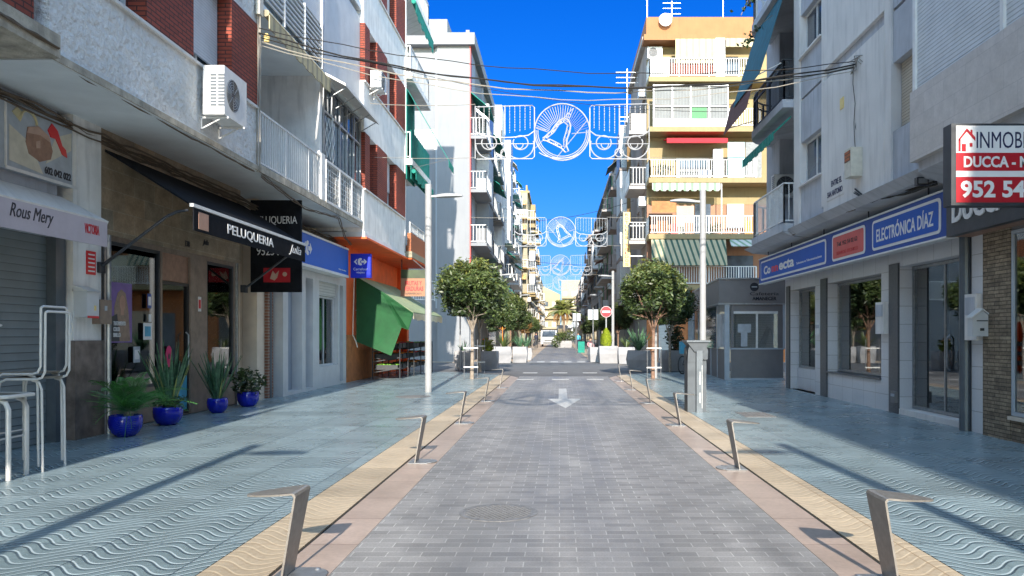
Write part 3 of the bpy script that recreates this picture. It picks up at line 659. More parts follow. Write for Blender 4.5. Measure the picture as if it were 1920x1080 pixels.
# orange fruit shop front
w = MB(); w.box(-8.8, -6.62, 24.51, 28.8, 1.5, 4.32); w.box(-5.9, -5.85, 28.0, 28.0, 4, 4.1) if False else None; P('orange_wall', w, 'orange_paint', B)
w = MB(); w.box(-8.8, -6.60, 24.51, 28.8, 0, 1.499); P('wall_base', w, 'terracotta_paint', B)
w = MB(); w.box(-8, -5.56, 22.75, 28.85, 4.27, 4.328); w.box(-6.9, -5.4, 28.86, 33, 4.27, 4.328); P('orange_soffit', w, 'orange_paint', B)
w = MB(); w.box(-6.899, -6.7, 28.81, 33, 0, 4.26); w.box(-6.7, -6.3, 32.6, 33, 0, 4.26); P('shop_wall', w, 'orange_paint', B)

# near building on the left edge
N = T('apartment_house', 'brick-faced house at the left edge above the rolled-down grey shutter', 'building', (-9, 0, 0))
w = MB(); w.box(-15, -6.0, -48, 8.86, 4.86, 16.9); w.box(-15, -7.0, -48, 6.0, 0, 4.6); P('wall', w, 'white_plaster', N)
w = MB(); w.box(-6.0, -5.78, -20, 8.68, 4.87, 8.0); P('brick_facing', w, 'red_brick', N)
w = MB(); w.box(-15, -5.60, -48, 8.86, 4.601, 4.859); P('floor_slab', w, 'slab_edge', N)
for k, (a, b) in enumerate(((-46, -38), (-34, -24), (-20, -12), (-9, -3.2), (-2.2, 3.5), (4.5, 7.4))):  # unseen balconies, added to throw shade with sun streaks onto the next facade
    for z in (4.6, 7.75, 10.9, 14.0):
        s = MB(); xx = -5.12 if k < 5 else -5.35; zz = z-.001 if z < 5 else z
        if k == 5 and z < 8: continue
        s.box(-6.0, xx, a, b, zz, zz+.2); sl = P('balcony_slab', s, 'white_plaster', N)
        r = MB(); r.box(xx-.06, xx-.01, a, b, zz+.201, zz+1.2); P('balcony_front', r, 'white_plaster', sl)
w = MB(); w.box(-7.4, -6.95, 6.0, 10.92, 2.85, 4.6); P('shop_fascia', w, 'grey_plaster', N)
w = MB(); w.box(-7.12, -7.05, 6.0, 10.84, .03, 2.85); P('roller_shutter', w, 'roller_grey', N)
w = MB(); w.box(-7.2, -6.92, 10.845, 11.06, 0, 2.849); P('shutter_guide', w, 'grey_metal', N)
w = MB(); w.tube([(-7.04, 9.85, 1.62), (-6.97, 9.85, 1.62), (-6.97, 9.75, 1.6), (-6.97, 9.72, 1.42), (-7.0, 9.72, 1.4)], .016); P('shutter_handle', w, 'white_metal', N)
w = MB(); w.box(-7.1, -6.89, 11.062, 11.10, 0, 4.6) if False else w.box(-8.8, -7.13, 6.01, 10.94, 0, 4.58); P('rear_wall', w, 'interior', N)

# ----- things on the left facades
def ac(name, c, axis, label, w=.85, h=.62, d=.32, group='air conditioners on the facades'):
    """axis = outward normal in plan"""
    t = T(name, label, 'air conditioner', c, group); n = Vector((*axis, 0)); a = Vector((-n.y, n.x, 0)); up = Vector((0,0,1)); C = Vector(c)
    b = MB(); b.bar(C+n*.08, C+n*(.08+d), w, h, (0,0,1)); P('casing', b, 'white_metal', t)
    f = MB(); ctr = C+n*(.085+d)-a*w*.12
    for r_ in (.25, .21, .17, .13, .09): f.tube([ctr+a*r_*math.cos(x)+up*r_*math.sin(x) for x in [i*math.pi/12 for i in range(24)]], .005, 4, closed=True)
    for k in range(8): x = k*math.pi/4; f.tube([ctr+(a*math.cos(x)+up*math.sin(x))*.04, ctr+(a*math.cos(x)+up*math.sin(x))*.26], .005, 4)
    P('fan_grille', f, 'galvanised', t)
    f = MB(); f.prism([ctr-n*.004+a*x_+up*y_ for x_, y_ in circ(.26)], n*.002); P('fan_opening', f, 'dark_metal', t)
    for s in (-1, 1):
        k = MB(); p = C+a*s*w*.36-up*(h/2+.02); k.bar(p, p+n*(d+.1), .03, .03); k.bar(p, p-up*.18, .03, .03); k.bar(p-up*.18, p+n*d, .02, .02); P('bracket', k, 'white_metal', t)
    v = MB()
    for k in range(10):
        for q in (-1, 1):
            p = C+n*(.14+d*.5)+a*(w/2+.002)*q+up*(-.24+k*.053); v.bar(p-n*.11, p-n*.012, .008, .032); v.bar(p+n*.012, p+n*.11, .008, .032)
    P('vent_slots', v, 'grey_metal', t); return t
ac('air_conditioner', (-5.75, 13.0, 5.40), (1, 0), 'white air conditioner hanging on the stuccoed parapet at upper left', .9, .78, .34)
ac('air_conditioner', (-5.65, 23.6, 9.05), (1, 0), 'small air conditioner high on the left brick facade near the top edge', .7, .5)

# canopy awnings over shops
t_ = T('awning', 'taupe shop awning with handwritten lettering over the grey roller shutter', 'awning', (-6.9, 9, 3))
w = MB(); w.box(-6.31, -6.29, 6.2, 10.98, 2.72, 3.08); P('valance', w, 'taupe_awning', t_)
w = MB(); w.prism([(-6.93, 6.2, 3.42), (-6.32, 6.2, 3.10), (-6.28, 6.2, 3.08), (-6.32, 6.2, 3.0), (-6.93, 6.2, 3.2)], (0, 4.8, 0)); P('cassette', w, 'light_plaster', t_)
SGN = FACE['east']
sl_ = (Vector((0, 1, 0)), Vector((0, 0, 1)), Vector((1, 0, 0)))
text('Rous Mery', .78, .21, (-6.288, 9.42, 2.92), sl_, 'text_dark', t_, 0, .35)
text('VICTORIA', .33, .13, (-6.288, 10.62, 2.92), sl_, 'text_red', t_, .02)
# signboard with handbag
t_ = T('signboard', 'pale shop sign with a brown handbag picture and a phone number above the taupe awning', 'sign', (-6.9, 10, 3.55))
w = MB(); w.box(-6.93, -6.85, 6.5, 11.2, 3.56, 4.42); P('board', w, 'art_grey', t_)
w = MB(); w.box(-6.85, -6.83, 11.14, 11.2, 3.56, 4.42); w.box(-6.85, -6.83, 9.75, 11.14, 3.56, 3.60); w.box(-6.85, -6.83, 9.74, 9.76, 3.6, 4.42); P('frame', w, 'white_metal', t_)
o_ = (-6.85, 10.42, 4.08)
w = MB(); flat(w, o_, 'east', [(-.60, -.4), (-.60, .05), (-.2, -.1), (.05, -.45)]); flat(w, o_, 'east', [(.1, -.3), (.65, .0), (.66, .25), (.3, .1)]); P('pattern', w, 'art_beige', t_)
w = MB(); flat(w, o_, 'east', [(-.30, -.10), (-.26, .10), (-.05, .16), (.16, .08), (.24, -.10), (.20, -.22), (-.02, -.30), (-.24, -.24)], .008); P('handbag_picture', w, 'bag_brown', t_)
w = MB(); flat(w, o_, 'east', [(-.28, .02), (-.24, .10), (-.05, .16), (.16, .08), (.20, .0), (-.02, .05)], .011); flat(w, o_, 'east', [(-.1, -.05), (-.02, -.02), (-.02, -.12), (-.1, -.14)], .011); P('bag_flap', w, 'bag_light', t_)
w = MB(); w.tube([(-6.838, o_[1]-.2+.16*math.cos(a)-.05, o_[2]+.16+.14*math.sin(a)) for a in [i*.35 for i in range(10)]], .016, 5); flat(w, o_, 'east', [(-.55, .22), (-.46, .30), (-.34, .24), (-.40, .13)], .01); P('tool_picture', w, 'art_tan', t_)
w = MB(); flat(w, o_, 'east', [(.14, .16), (.22, .27), (.34, .20), (.44, .02), (.52, -.02), (.55, -.12), (.44, -.10), (.30, .08), (.2, .08)], .012); P('strap_picture', w, 'red_bright', t_)
text('602 042 022', .56, .10, (-6.845, 10.78, 3.70), 'east', 'text_dark', t_, .02)
w = MB(); flat(w, (-6.85, 9.35, 4.0), 'east', circ(.22)); P('pattern', w, 'text_white', t_)
w = MB(); flat(w, (-6.85, 9.45, 3.9), 'east', [(-.2,-.2),(-.12,.1),(.05,.12),(.0,-.2)], .008); P('pattern', w, 'poster_violet', t_)

# black salon awning with folding arms
t_ = T('awning', 'black hairdresser awning folded out on two arms with white lettering', 'awning', (-6.9, 14.5, 3.4))
w = MB(); w.prism([(-6.85, 11.9, 4.30), (-5.54, 11.9, 3.47), (-5.54, 11.9, 3.44), (-6.85, 11.9, 4.26)], (0, 5.2, 0)); P('canopy', w, 'black_fabric', t_)
w = MB(); w.box(-5.53, -5.51, 11.9, 17.1, 3.08, 3.42); P('valance', w, 'black_fabric', t_)
w = MB(); w.box(-5.56, -5.50, 11.86, 17.14, 3.43, 3.48); P('front_rail', w, 'white_metal', t_)
for y in (11.75, 17.15):
    w = MB(); w.tube([(-6.85, y, 2.5), (-5.85, y, 3.26), (-5.70, y, 3.33), (-5.53, y, 3.36)], [.026, .022, .022, .018]); w.box(-6.9, -6.8, y-.08, y+.08, 2.42, 2.58); P('arm', w, 'dark_metal', t_)
text('PELUQUERIA', 2.1, .19, (-5.505, 14.15, 3.25), 'east', 'text_white', t_, .01)
text('Julia', .75, .22, (-5.505, 16.45, 3.25), 'east', 'text_white', t_, .0, .4)
w = MB(); flat(w, (-5.51, 12.22, 3.25), 'east', rect(-.17, .17, -.13, .13)); P('printed_picture', w, 'poster_skin', t_)
# projecting black banner
t_ = T('banner_sign', 'black vertical banner board with white hairdresser lettering and a red picture', 'sign', (-6.4, 17.7, 2.4))
w = MB(); w.box(-6.92, -5.79, 17.68, 17.76, 2.46, 4.52); P('board', w, 'black_fabric', t_)
text('PELUQUERIA', .95, .2, (-6.35, 17.675, 4.06), 'cam', 'text_white', t_); text('952545357', .92, .19, (-6.32, 17.675, 3.38), 'cam', 'text_white', t_)
w = MB(); flat(w, (-6.33, 17.68, 2.84), 'cam', rect(-.30, .30, -.16, .16)); P('picture', w, 'red_sign', t_)
w = MB(); flat(w, (-6.36, 17.672, 2.84), 'cam', [(-.12,-.08),(-.06,.1),(.0,.02),(.08,.1),(.04,-.06),(-.02,-.12)]); flat(w, (-6.15, 17.672, 2.86), 'cam', circ(.05)); P('picture_motif', w, 'bag_light', t_)
# travel office signs
t_ = T('fascia_sign', 'long blue fascia sign with a white arrow emblem above the white office front', 'sign', (-6.5, 21, 3.2))
w = MB(); w.box(-6.6, -6.3, 17.8, 23.55, 3.27, 4.02); P('board', w, 'blue_sign', t_)
w = MB(); w.box(-6.6, -6.28, 17.8, 23.55, 4.021, 4.07); w.box(-6.6, -6.28, 17.8, 23.55, 3.20, 3.269); P('trim', w, 'white_metal', t_)
def emblem(parent, c, face, s, m='text_white'):
    w = MB()
    flat(w, c, face, [(x*s, y*s) for x, y in [(-1.0, 0), (-.55, .42), (-.45, .36), (-.68, .0), (-.45, -.36), (-.55, -.42)]])
    flat(w, c, face, [(x*s, y*s) for x, y in [(1.0, 0), (.55, .42), (.48, .36), (.62, .0), (.48, -.36), (.55, -.42)]])
    flat(w, c, face, [(x*s, y*s) for x, y in [(-.42, .0), (-.32, .42), (-.05, .55), (.22, .50), (.22, .28), (.0, .2), (-.05, .0), (.0, -.2), (.22, -.28), (.22, -.50), (-.05, -.55), (-.32, -.42)]])
    flat(w, c, face, [(x*s, y*s) for x, y in [(.12, .16), (.5, .16), (.58, 0), (.5, -.16), (.12, -.16)]], .005)
    P('emblem', w, m, parent)
emblem(t_, (-6.3, 19.75, 3.68), 'east', .34); text('Carrefour', .75, .16, (-6.295, 18.7, 3.72), 'east', 'text_white', t_); text('viajes', .42, .13, (-6.295, 19.0, 3.48), 'east', 'text_white', t_)
text('Viajes Carrefour', .8, .05, (-6.295, 22.9, 3.38), 'east', 'text_white', t_)
t_ = T('box_sign', 'square bright blue box sign with a white arrow emblem sticking out from the wall', 'sign', (-6, 23.8, 3.2))
w = MB(); w.box(-6.28, -5.68, 23.72, 23.9, 3.22, 3.94); P('board', w, 'blue_box_sign', t_)
emblem(t_, (-5.98, 23.72, 3.70), 'cam', .20); text('Carrefour', .42, .075, (-5.98, 23.715, 3.48), 'cam', 'text_white', t_); text('viajes', .25, .075, (-5.98, 23.715, 3.37), 'cam', 'text_white', t_)

# green curtain awning of the fruit shop
t_ = T('awning', 'green fruit shop awning with a side curtain hanging down in the sun', 'awning', (-5.7, 28, 2))
w = MB(); Z_ = 25.5
pc = [(-6.54, 3.38), (-5.64, 2.86), (-4.70, 2.20), (-4.87, 1.66), (-5.12, 1.74), (-5.43, .83), (-5.86, 1.0), (-6.54, 1.28)]
w.prism([(x, Z_+.10*math.sin(x*7), z) for x, z in pc], (0, .012, 0)); P('side_curtain', w, 'green_fabric', t_)
w = MB(); w.prism([(-6.6, 25.5, 3.42), (-4.72, 25.5, 2.24), (-4.72, 25.5, 2.21), (-6.6, 25.5, 3.38)], (0, 6.2, 0)); P('canopy', w, 'pale_green_fabric', t_)
w = MB(); [w.box(-4.72, -4.705, 25.5+k*.62, 26.11+k*.62, 1.98+(.0 if k % 2 else .03), 2.2) for k in range(10)]; P('valance', w, 'cream_fabric', t_)
for y in (25.6, 31.6):
    w = MB(); w.tube([(-6.6, y, 2.3), (-4.74, y, 2.19)], .02); P('arm', w, 'white_metal', t_)
w = MB(); w.tube([(-6.5, 25.0, 3.4), (-6.55, 25.0, 1.5), (-6.45, 25.0, 1.3), (-6.4, 25.0, 1.1)], .018); one('downpipe', w, 'cream_metal', 'thin bent pale pipe on the orange wall beside the green curtain', 'pipe')
# fruit sign
t_ = T('hanging_sign', 'pink board lettered in red capitals hanging above the fruit shop awning', 'sign', (-5.4, 29, 2.9))
w = MB(); w.box(-5.83, -4.88, 29.0, 29.06, 2.92, 3.58); P('board', w, 'peach_paint', t_)
w = MB(); w.box(-5.83, -4.88, 29.0, 29.06, 3.585, 3.9); P('picture_panel', w, 'leaf_dark', t_)
text('FRUTAS Y', .62, .17, (-5.36, 28.995, 3.40), 'cam', 'text_red', t_, .03); text('VERDURAS', .72, .17, (-5.36, 28.995, 3.20), 'cam', 'text_red', t_, .03); text('SUPERMERCADO', .6, .07, (-5.36, 28.995, 3.02), 'cam', 'text_dark', t_)
for a_, b_ in (((-5.8, 29.03, 3.9), (-5.8, 29.03, 4.3)), ((-4.95, 29.03, 3.9), (-5.42, 29.03, 4.3))): w = MB(); w.bar(a_, b_, .03); P('hanger', w, 'dark_metal', t_)
# fruit stand
t_ = T('fruit_stand', 'dark tubular fruit stand stacked with crates under the green awning', 'market stand', (-5.6, 28, 0))
for (x0, y0) in ((-6.2, 26.2), (-6.1, 28.2), (-6.0, 30.2)):
    f = MB()
    for x in (x0, x0+.9):
        for y in (y0, y0+1.4): f.tube([(x, y, .02), (x, y, 1.25)], .02, 6)
    for z in (.35, .7, 1.05): f.bar((x0, y0, z-.1), (x0+.9, y0, z+.05), .03); f.bar((x0, y0+1.4, z-.1), (x0+.9, y0+1.4, z+.05), .03); f.bar((x0, y0, z-.1), (x0, y0+1.4, z-.1), .03)
    P('frame', f, 'crate_dark', t_)
    for k, z in enumerate((.38, .74, 1.1)):
        for q in range(2):
            c_ = MB(); ya = y0+.05+q*.7; c_.box(x0+.05, x0+.85, ya, ya+.6, z-.04, z+.0); c_.box(x0+.05, x0+.08, ya, ya+.6, z, z+.12); c_.box(x0+.82, x0+.85, ya, ya+.6, z, z+.12); c_.box(x0+.05, x0+.85, ya, ya+.03, z, z+.12); c_.box(x0+.05, x0+.85, ya+.57, ya+.6, z, z+.12)
            P('crate', c_, 'crate_dark', t_)
            fr = MB()
            for a in range(7):
                for b in range(5): fr.lathe([(.01, -.04), (.04, -.02), (.045, .01), (.03, .04), (.005, .05)], (x0+.13+a*.105, ya+.07+b*.11, z+.08+random.random()*.03), 6)
            P('fruit', fr, ['fruit_orange', 'fruit_red', 'fruit_green', 'leaf_dark'][(k+q+int(x0*10)) % 4], t_, smooth=True)
w = MB(); w.box(-5.2, -4.35, 33.3, 33.9, .02, 1.1); w.box(-5.3, -4.25, 33.2, 34, 1.1, 1.14) if False else None
# green blinds on the far balconies
t_ = T('balcony_awning', 'long narrow green balcony awning stretched out toward the street', 'awning', (-5.6, 29.5, 10.5))
w = MB(); w.prism([(-5.6, 28.95, 10.55), (-4.05, 28.95, 7.9), (-4.05, 28.95, 7.87), (-5.6, 28.95, 10.52)], (0, 1.3, 0)); P('canopy', w, 'teal_fabric', t_)
w = MB(); [w.box(-4.06, -4.045, 28.95+k*.26, 29.15+k*.26, 7.66, 7.87) for k in range(5)]; P('valance', w, 'teal_fabric', t_)
w = MB(); w.bar((-5.5, 29.0, 7.6), (-4.1, 29.0, 7.95), .012); P('arm', w, 'dark_metal', t_)
t_ = tag(P('balcony_curtain', MB().box(-5.60, -5.575, 28.83, 30.4, 7.2, 10.5), 'teal_fabric'), 'green cloth hanging straight down in front of the middle corner balcony', 'curtain')
t_ = tag(P('balcony_curtain', MB().box(-5.44, -5.42, 28.85, 32.9, 7.2, 9.0), 'teal_fabric'), 'green cloth tied along the railing of the middle corner balcony', 'curtain')
t_ = T('balcony_awning', 'rolled green balcony awning with ragged fringe at the top left', 'awning', (-5.4, 31, 13.9))
w = MB(); w.tube([(-5.34, 28.9, 13.72), (-5.34, 33, 13.72)], .09); [w.box(-5.27, -5.255, 28.95+k*.4, 29.3+k*.4, 13.3-.1*(k % 2), 13.65) for k in range(10)]; P('roll', w, 'teal_fabric', t_)
t_ = T('balcony_awning', 'green blind edge under the lowest upper corner balcony', 'awning', (-5.4, 31, 7.6))
w = MB(); w.tube([(-5.34, 28.9, 7.5), (-5.34, 33, 7.5)], .08); [w.box(-5.27, -5.255, 28.95+k*.4, 29.3+k*.4, 7.2-.06*(k % 2), 7.45) for k in range(10)]; P('roll', w, 'teal_fabric', t_)
t_ = T('balcony_awning', 'rolled cream striped awning along the slab above the open balcony', 'awning', (-5.7, 17, 7.5))
w = MB(); w.tube([(-5.62, 15.1, 7.66), (-5.62, 19.2, 7.66)], .07); [w.box(-5.56, -5.54, 15.1+k*.31, 15.4+k*.31, 7.36-.03*(k % 2), 7.62) for k in range(13)]; P('roll', w, 'stripe_cream', t_)
w = MB(); w.prism([(-5.72, 19.2, 7.9), (-5.2, 19.2, 7.62), (-5.2, 19.2, 7.56), (-5.72, 19.2, 7.84)], (0, 3.6, 0)); t_ = T('canopy_board', 'thin grey hood over the glazed balcony', 'hood', (-5.7, 21, 7.7)); P('hood', w, 'light_plaster', t_)
for k in range(5): w = MB(); w.bar((-5.72, 19.4+k*.8, 7.3), (-5.25, 19.4+k*.8, 7.58), .02); P('strut', w, 'galvanised', t_)
# ================================================================= RIGHT GREY HOUSE
B = T('apartment_house', 'pale grey rendered house with an electronics shop below on the right of the street', 'building', (9, 18, 0))
RL = [4.05, 7.10, 10.15, 13.2]; RT = 14.6
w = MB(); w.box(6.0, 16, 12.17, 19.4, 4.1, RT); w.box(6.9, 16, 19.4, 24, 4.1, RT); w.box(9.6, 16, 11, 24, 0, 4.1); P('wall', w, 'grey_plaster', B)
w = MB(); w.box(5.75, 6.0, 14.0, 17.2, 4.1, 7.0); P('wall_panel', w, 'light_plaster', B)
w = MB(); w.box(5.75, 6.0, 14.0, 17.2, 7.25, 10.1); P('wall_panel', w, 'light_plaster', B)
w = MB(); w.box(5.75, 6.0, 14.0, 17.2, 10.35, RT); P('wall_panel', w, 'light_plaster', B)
w = MB(); w.box(5.83, 6.0, 14.0, 17.2, 7.001, 7.249); P('string_course', w, 'grey_plaster', B)
w = MB(); w.box(5.83, 6.0, 14.0, 17.2, 10.101, 10.349); P('string_course', w, 'grey_plaster', B)
w = MB(); w.box(5.76, 6.0, 18.95, 19.4, 4.1, RT); P('wall_pilaster', w, 'light_plaster', B)
w = MB(); w.box(5.76, 6.0, 17.2, 17.36, 4.3, RT); P('wall_pilaster', w, 'light_plaster', B)
w = MB(); w.box(5.76, 6.0, 13.72, 13.999, 4.1, RT); P('wall_pilaster', w, 'light_plaster', B)
for i, z in enumerate(RL):
    zz = z+1.02; top = z+2.05
    w = MB(); w.box(5.80, 6.0, 17.361, 18.949, z+.06 if i else 4.1, zz-.04); P('infill_panel', w, 'grey_plaster', B)
    w = MB(); w.box(5.72, 6.0, 17.361, 18.949, zz-.04, zz); P('sill', w, 'light_plaster', B)
    w = MB(); w.box(5.80, 6.0, 17.361, 18.949, top, z+3.05); P('lintel_panel', w, 'grey_plaster', B)
    lwin(17.362, 18.948, zz, top, 6.25, 0 if i == 0 else .72, B, 'shutter_tan', .33)
    w = MB(); w.box(5.80, 6.0, 12.18, 13.72, z+.06 if i else 4.1, zz-.04); P('infill_panel', w, 'grey_plaster', B)
    w = MB(); w.box(5.80, 6.0, 12.18, 13.72, top+.12, z+3.05); P('lintel_panel', w, 'grey_plaster', B)
    w = MB(); w.box(5.94, 5.99, 12.5, 13.70, zz, top+.119); P('shutter', w, 'shutter_tan', B)
# rounded corner balconies
def balc(i, z, rm, y1=23.6):
    s = MB(); pts = [(6.9, 19.42), (5.49, 19.42)]+[(5.49+.0*k, 19.42+(y1-1.2-19.42)*k/3) for k in range(1, 4)]
    pts += [(6.7-1.21*math.cos(a), y1-1.2+1.2*math.sin(a)) for a in [k*math.pi/14 for k in range(1, 8)]]+[(6.9, y1)]
    s.prism([(x, y, z) for x, y in pts], (0, 0, .2)); sl = P('balcony_slab', s, 'grey_plaster', B)
    r = MB(); pp = [(6.85, 19.5), (5.55, 19.5), (5.55, y1-1.2)]+[(6.7-1.15*math.cos(a), y1-1.2+1.15*math.sin(a)) for a in [k*math.pi/10 for k in range(1, 6)]]
    for a, b in zip(pp, pp[1:]): rail(r, a, b, z+.2, z+1.2, .11, .018)
    if rm == 'dark_metal':
        for a, b in zip(pp, pp[1:]): rail(r, a, b, z+.2, z+1.02, 2, .02)
    P('railing', r, rm, sl)
for i, z in enumerate(RL): balc(i, z, 'white_metal' if i in (0, 2) else 'dark_metal')
w = MB(); w.box(6.3, 6.9, 22.6, 24, 4.1, RT); P('cheek_wall', w, 'grey_plaster', B)
for i, z in enumerate(RL): w = MB(); w.box(6.86, 6.895, 20.2, 22, z+.21, z+2.3); P('balcony_door', w, 'far_glass', B)
w = MB(); w.prism([(6.4, 12.1, 3.85), (6.4, 12.1, 4.099), (5.6, 12.1, 4.099), (5.75, 12.1, 3.95)], (0, 7.3, 0)); P('cornice', w, 'grey_plaster', B)
w = MB(); w.prism([(6.6, 19.42, 3.85), (6.6, 19.42, 4.04), (5.5, 19.42, 4.04), (5.75, 19.42, 3.92)], (0, 4.1, 0)); P('cornice', w, 'grey_plaster', B)
# shop wall
w = MB(); w.holes('x', 6.38, 6.62, 12.1, 22.3, 0, 3.95, [(19.7, 21.8, .02, 2.72), (15.65, 18.77, .62, 2.72), (12.32, 14.8, .02, 2.78)]); P('shop_wall', w, 'white_tile', B)
w = MB(); w.box(6.58, 6.8, 19.71, 21.79, .021, .6); P('window_base', w, 'white_tile', B)
for y0, y1, z0 in ((21.801, 22.1, 0), (18.771, 19.2, 0), (14.801, 15.2, 0)):
    w = MB(); w.box(6.34, 6.379, y0, y1, z0, 2.85); P('granite_pier', w, 'dark_granite', B)
w = MB(); w.box(6.34, 6.72, 15.66, 18.76, .60, .64); P('sill', w, 'dark_granite', B)
w = MB(); w.box(6.36, 7.1, 12.33, 14.79, .021, .12); P('door_step', w, 'light_plaster', B)
shopwin('shop_window', 19.71, 21.79, .61, 2.71, 6.66, 'galvanised', 1, 'glass_green', B)
shopwin('shop_window', 15.66, 18.76, .65, 2.71, 6.66, 'galvanised', 1, 'glass_green', B)
sd = shopwin('shop_door', 12.33, 14.79, .13, 2.77, 6.66, 'galvanised', 2, 'glass_green', B); w = MB(); w.tube([(6.63, 13.4, .9), (6.58, 13.4, .95), (6.58, 13.4, 1.45), (6.63, 13.4, 1.5)], .015); P('handle', w, 'galvanised', sd)
w = MB(); w.box(9.55, 9.6, 12.1, 22, 0, 3.9); w.box(7.1, 9.55, 12.1, 12.2, 0, 3.9); w.box(6.7, 9.55, 19.3, 19.4, 0, 3.9); w.box(6.65, 9.6, 21.6, 22.4, 0, 4.05); w.box(6.65, 9.5, 12.2, 21.6, 3.3, 3.4); P('partition', w, 'interior_pale', B)
w = MB(); w.box(7.2, 9.5, 12.2, 21.5, .02, .05); P('shop_floor', w, 'interior_pale', B)
w = MB(); w.box(8.0, 8.6, 12.8, 14.4, .05, 1.1); w.box(8.9, 9.4, 15.6, 18.2, .05, 1.8); P('counter', w, 'interior_blue', B)
w = MB(); w.box(7.0, 7.3, 16.0, 16.5, .65, .95); P('display_goods', w, 'interior_blue', B); w = MB(); w.box(6.9, 7.1, 17.9, 18.3, .65, 1.15); P('display_goods', w, 'text_white', B); w = MB(); w.box(6.9, 7.2, 20.3, 20.8, .62, 1.2); P('display_goods', w, 'interior_blue', B); w = MB(); w.box(7.0, 7.4, 17.0, 17.5, .65, .8); P('display_goods', w, 'red_panel', B)
w = MB(); w.box(6.97, 6.975, 12.5, 12.9, 2.0, 2.55) if False else w.box(6.70, 6.705, 13.7, 14.5, .95, 1.35); P('poster', w, 'poster_blue', sd)
w = MB(); w.tube([(6.28, 12.22, .02), (6.28, 12.22, 3.9)], .085, 12); t_ = one('drain_pipe', w, 'grey_metal', 'thick dark grey drain pipe beside the electronics shop door', 'pipe')
w = MB(); w.box(6.32, 6.60, 11.72, 12.099, 0, 4.0); P('tiled_pier', w, 'white_tile', B)
# wall boxes
def wallbox(y, z, wy, h, d, m, label, x=6.38, name='meter_box', extra=None):
    t = T(name, label, 'wall box', (x, y, z)); w = MB(); w.box(x-d, x-.001, y-wy/2, y+wy/2, z, z+h); P('case', w, m, t)
    w = MB(); w.box(x-d-.012, x-d, y-wy/2+.03, y+wy/2-.03, z+h*.55, z+h-.05); P('door', w, extra or 'grey_plaster', t); return t
wallbox(15.45, 1.52, .38, .62, .12, 'light_plaster', 'pale meter box with a small window between the shop window and the shop door')
wallbox(19.35, 1.5, .28, .30, .06, 'white_plaster', 'small white switch panel beside the narrow shop window')
wallbox(11.95, 1.42, .34, .7, .10, 'light_plaster', 'tall grey meter box on the white tiled pier by the drain pipe', 6.32)
wallbox(14.9, .22, .2, .22, .05, 'kiosk_grey', 'small dark metal flap low on the tiled wall', 6.34, 'utility_flap')
t_ = T('mailbox', 'white house-shaped mailbox on the stone-clad pier at right', 'mailbox', (6.2, 11.6, 1.5))
w = MB(); w.prism([(6.05, 11.70, 1.48), (6.33, 11.70, 1.48), (6.33, 11.70, 1.75), (6.19, 11.70, 1.86), (6.05, 11.70, 1.75)], (0, -.14, 0)); P('box', w, 'white_paint', t_)
w = MB(); w.prism([(6.03, 11.72, 1.745), (6.19, 11.72, 1.87), (6.35, 11.72, 1.745), (6.35, 11.72, 1.765), (6.19, 11.72, 1.89), (6.03, 11.72, 1.765)], (0, -.18, 0)); P('roof', w, 'white_metal', t_)
w = MB(); w.box(6.11, 6.27, 11.553, 11.56, 1.70, 1.715); P('slot', w, 'dark_metal', t_); w = MB(); w.box(6.16, 6.22, 11.553, 11.56, 1.56, 1.60); P('lock', w, 'dark_metal', t_)
# lightbox fascia
t_ = T('fascia_sign', 'long blue fascia sign with white-framed panels over the electronics shop', 'sign', (6, 18, 3))
X = 5.95; w = MB(); w.box(X, X+.16, 12.12, 23.5, 3.02, 3.72); P('board', w, 'blue_band_dark', t_)
w = MB(); w.box(X-.02, X+.17, 12.12, 23.5, 3.721, 3.75); w.box(X-.02, X+.17, 12.12, 23.5, 2.99, 3.019); P('trim', w, 'white_metal', t_)
def rrect(y0, y1, z0, z1, r): 
    p = []
    for cy, cz, a0 in ((y1-r, z1-r, 0), (y0+r, z1-r, 90), (y0+r, z0+r, 180), (y1-r, z0+r, 270)):
        p += [(cy+r*math.cos(R(a0+k*22.5)), cz+r*math.sin(R(a0+k*22.5))) for k in range(5)]
    return p
def panel(y0, y1, m, name='panel'):
    w = MB(); w.prism([(X-.001, y, z) for y, z in rrect(y0, y1, 3.09, 3.65, .09)], (-.008, 0, 0)); P('panel_border', w, 'text_white', t_)
    w = MB(); w.prism([(X-.009, y, z) for y, z in rrect(y0+.07, y1-.07, 3.14, 3.60, .05)], (-.008, 0, 0)); P(name, w, m, t_)
panel(12.3, 15.0, 'blue_panel'); panel(15.35, 17.2, 'red_panel'); panel(17.6, 23.3, 'blue_panel')
XT = X-.018
text('ELECTRÓNICA DÍAZ', 2.25, .30, (XT, 13.65, 3.38), 'west', 'text_white', t_, .015)
text('Telf. 952 54 02 62', 1.15, .09, (XT, 16.3, 3.43), 'west', 'text_dark', t_, .01); text('SERVICIO TECNICO', 1.2, .07, (XT, 16.3, 3.24), 'west', 'text_red', t_)
text('Co', .72, .24, (XT, 22.55, 3.36), 'west', 'text_white', t_, .03); text('nn', .62, .16, (XT, 21.75, 3.33), 'west', 'red_bright', t_, .03); text('ecta', 1.35, .24, (XT, 20.65, 3.36), 'west', 'text_white', t_, .03)
text('Soluciones en Telecomunicaciones', 1.9, .06, (XT, 18.8, 3.29), 'west', 'text_white', t_)
for y in (12.9, 15.4, 18, 20.5, 22.8):
    w = MB(); w.tube([(6.4, y, 3.95), (6.1, y, 3.95), (6.03, y, 3.95), (6.03, y, 3.74)], .014, 6); P('bracket', w, 'dark_metal', t_)
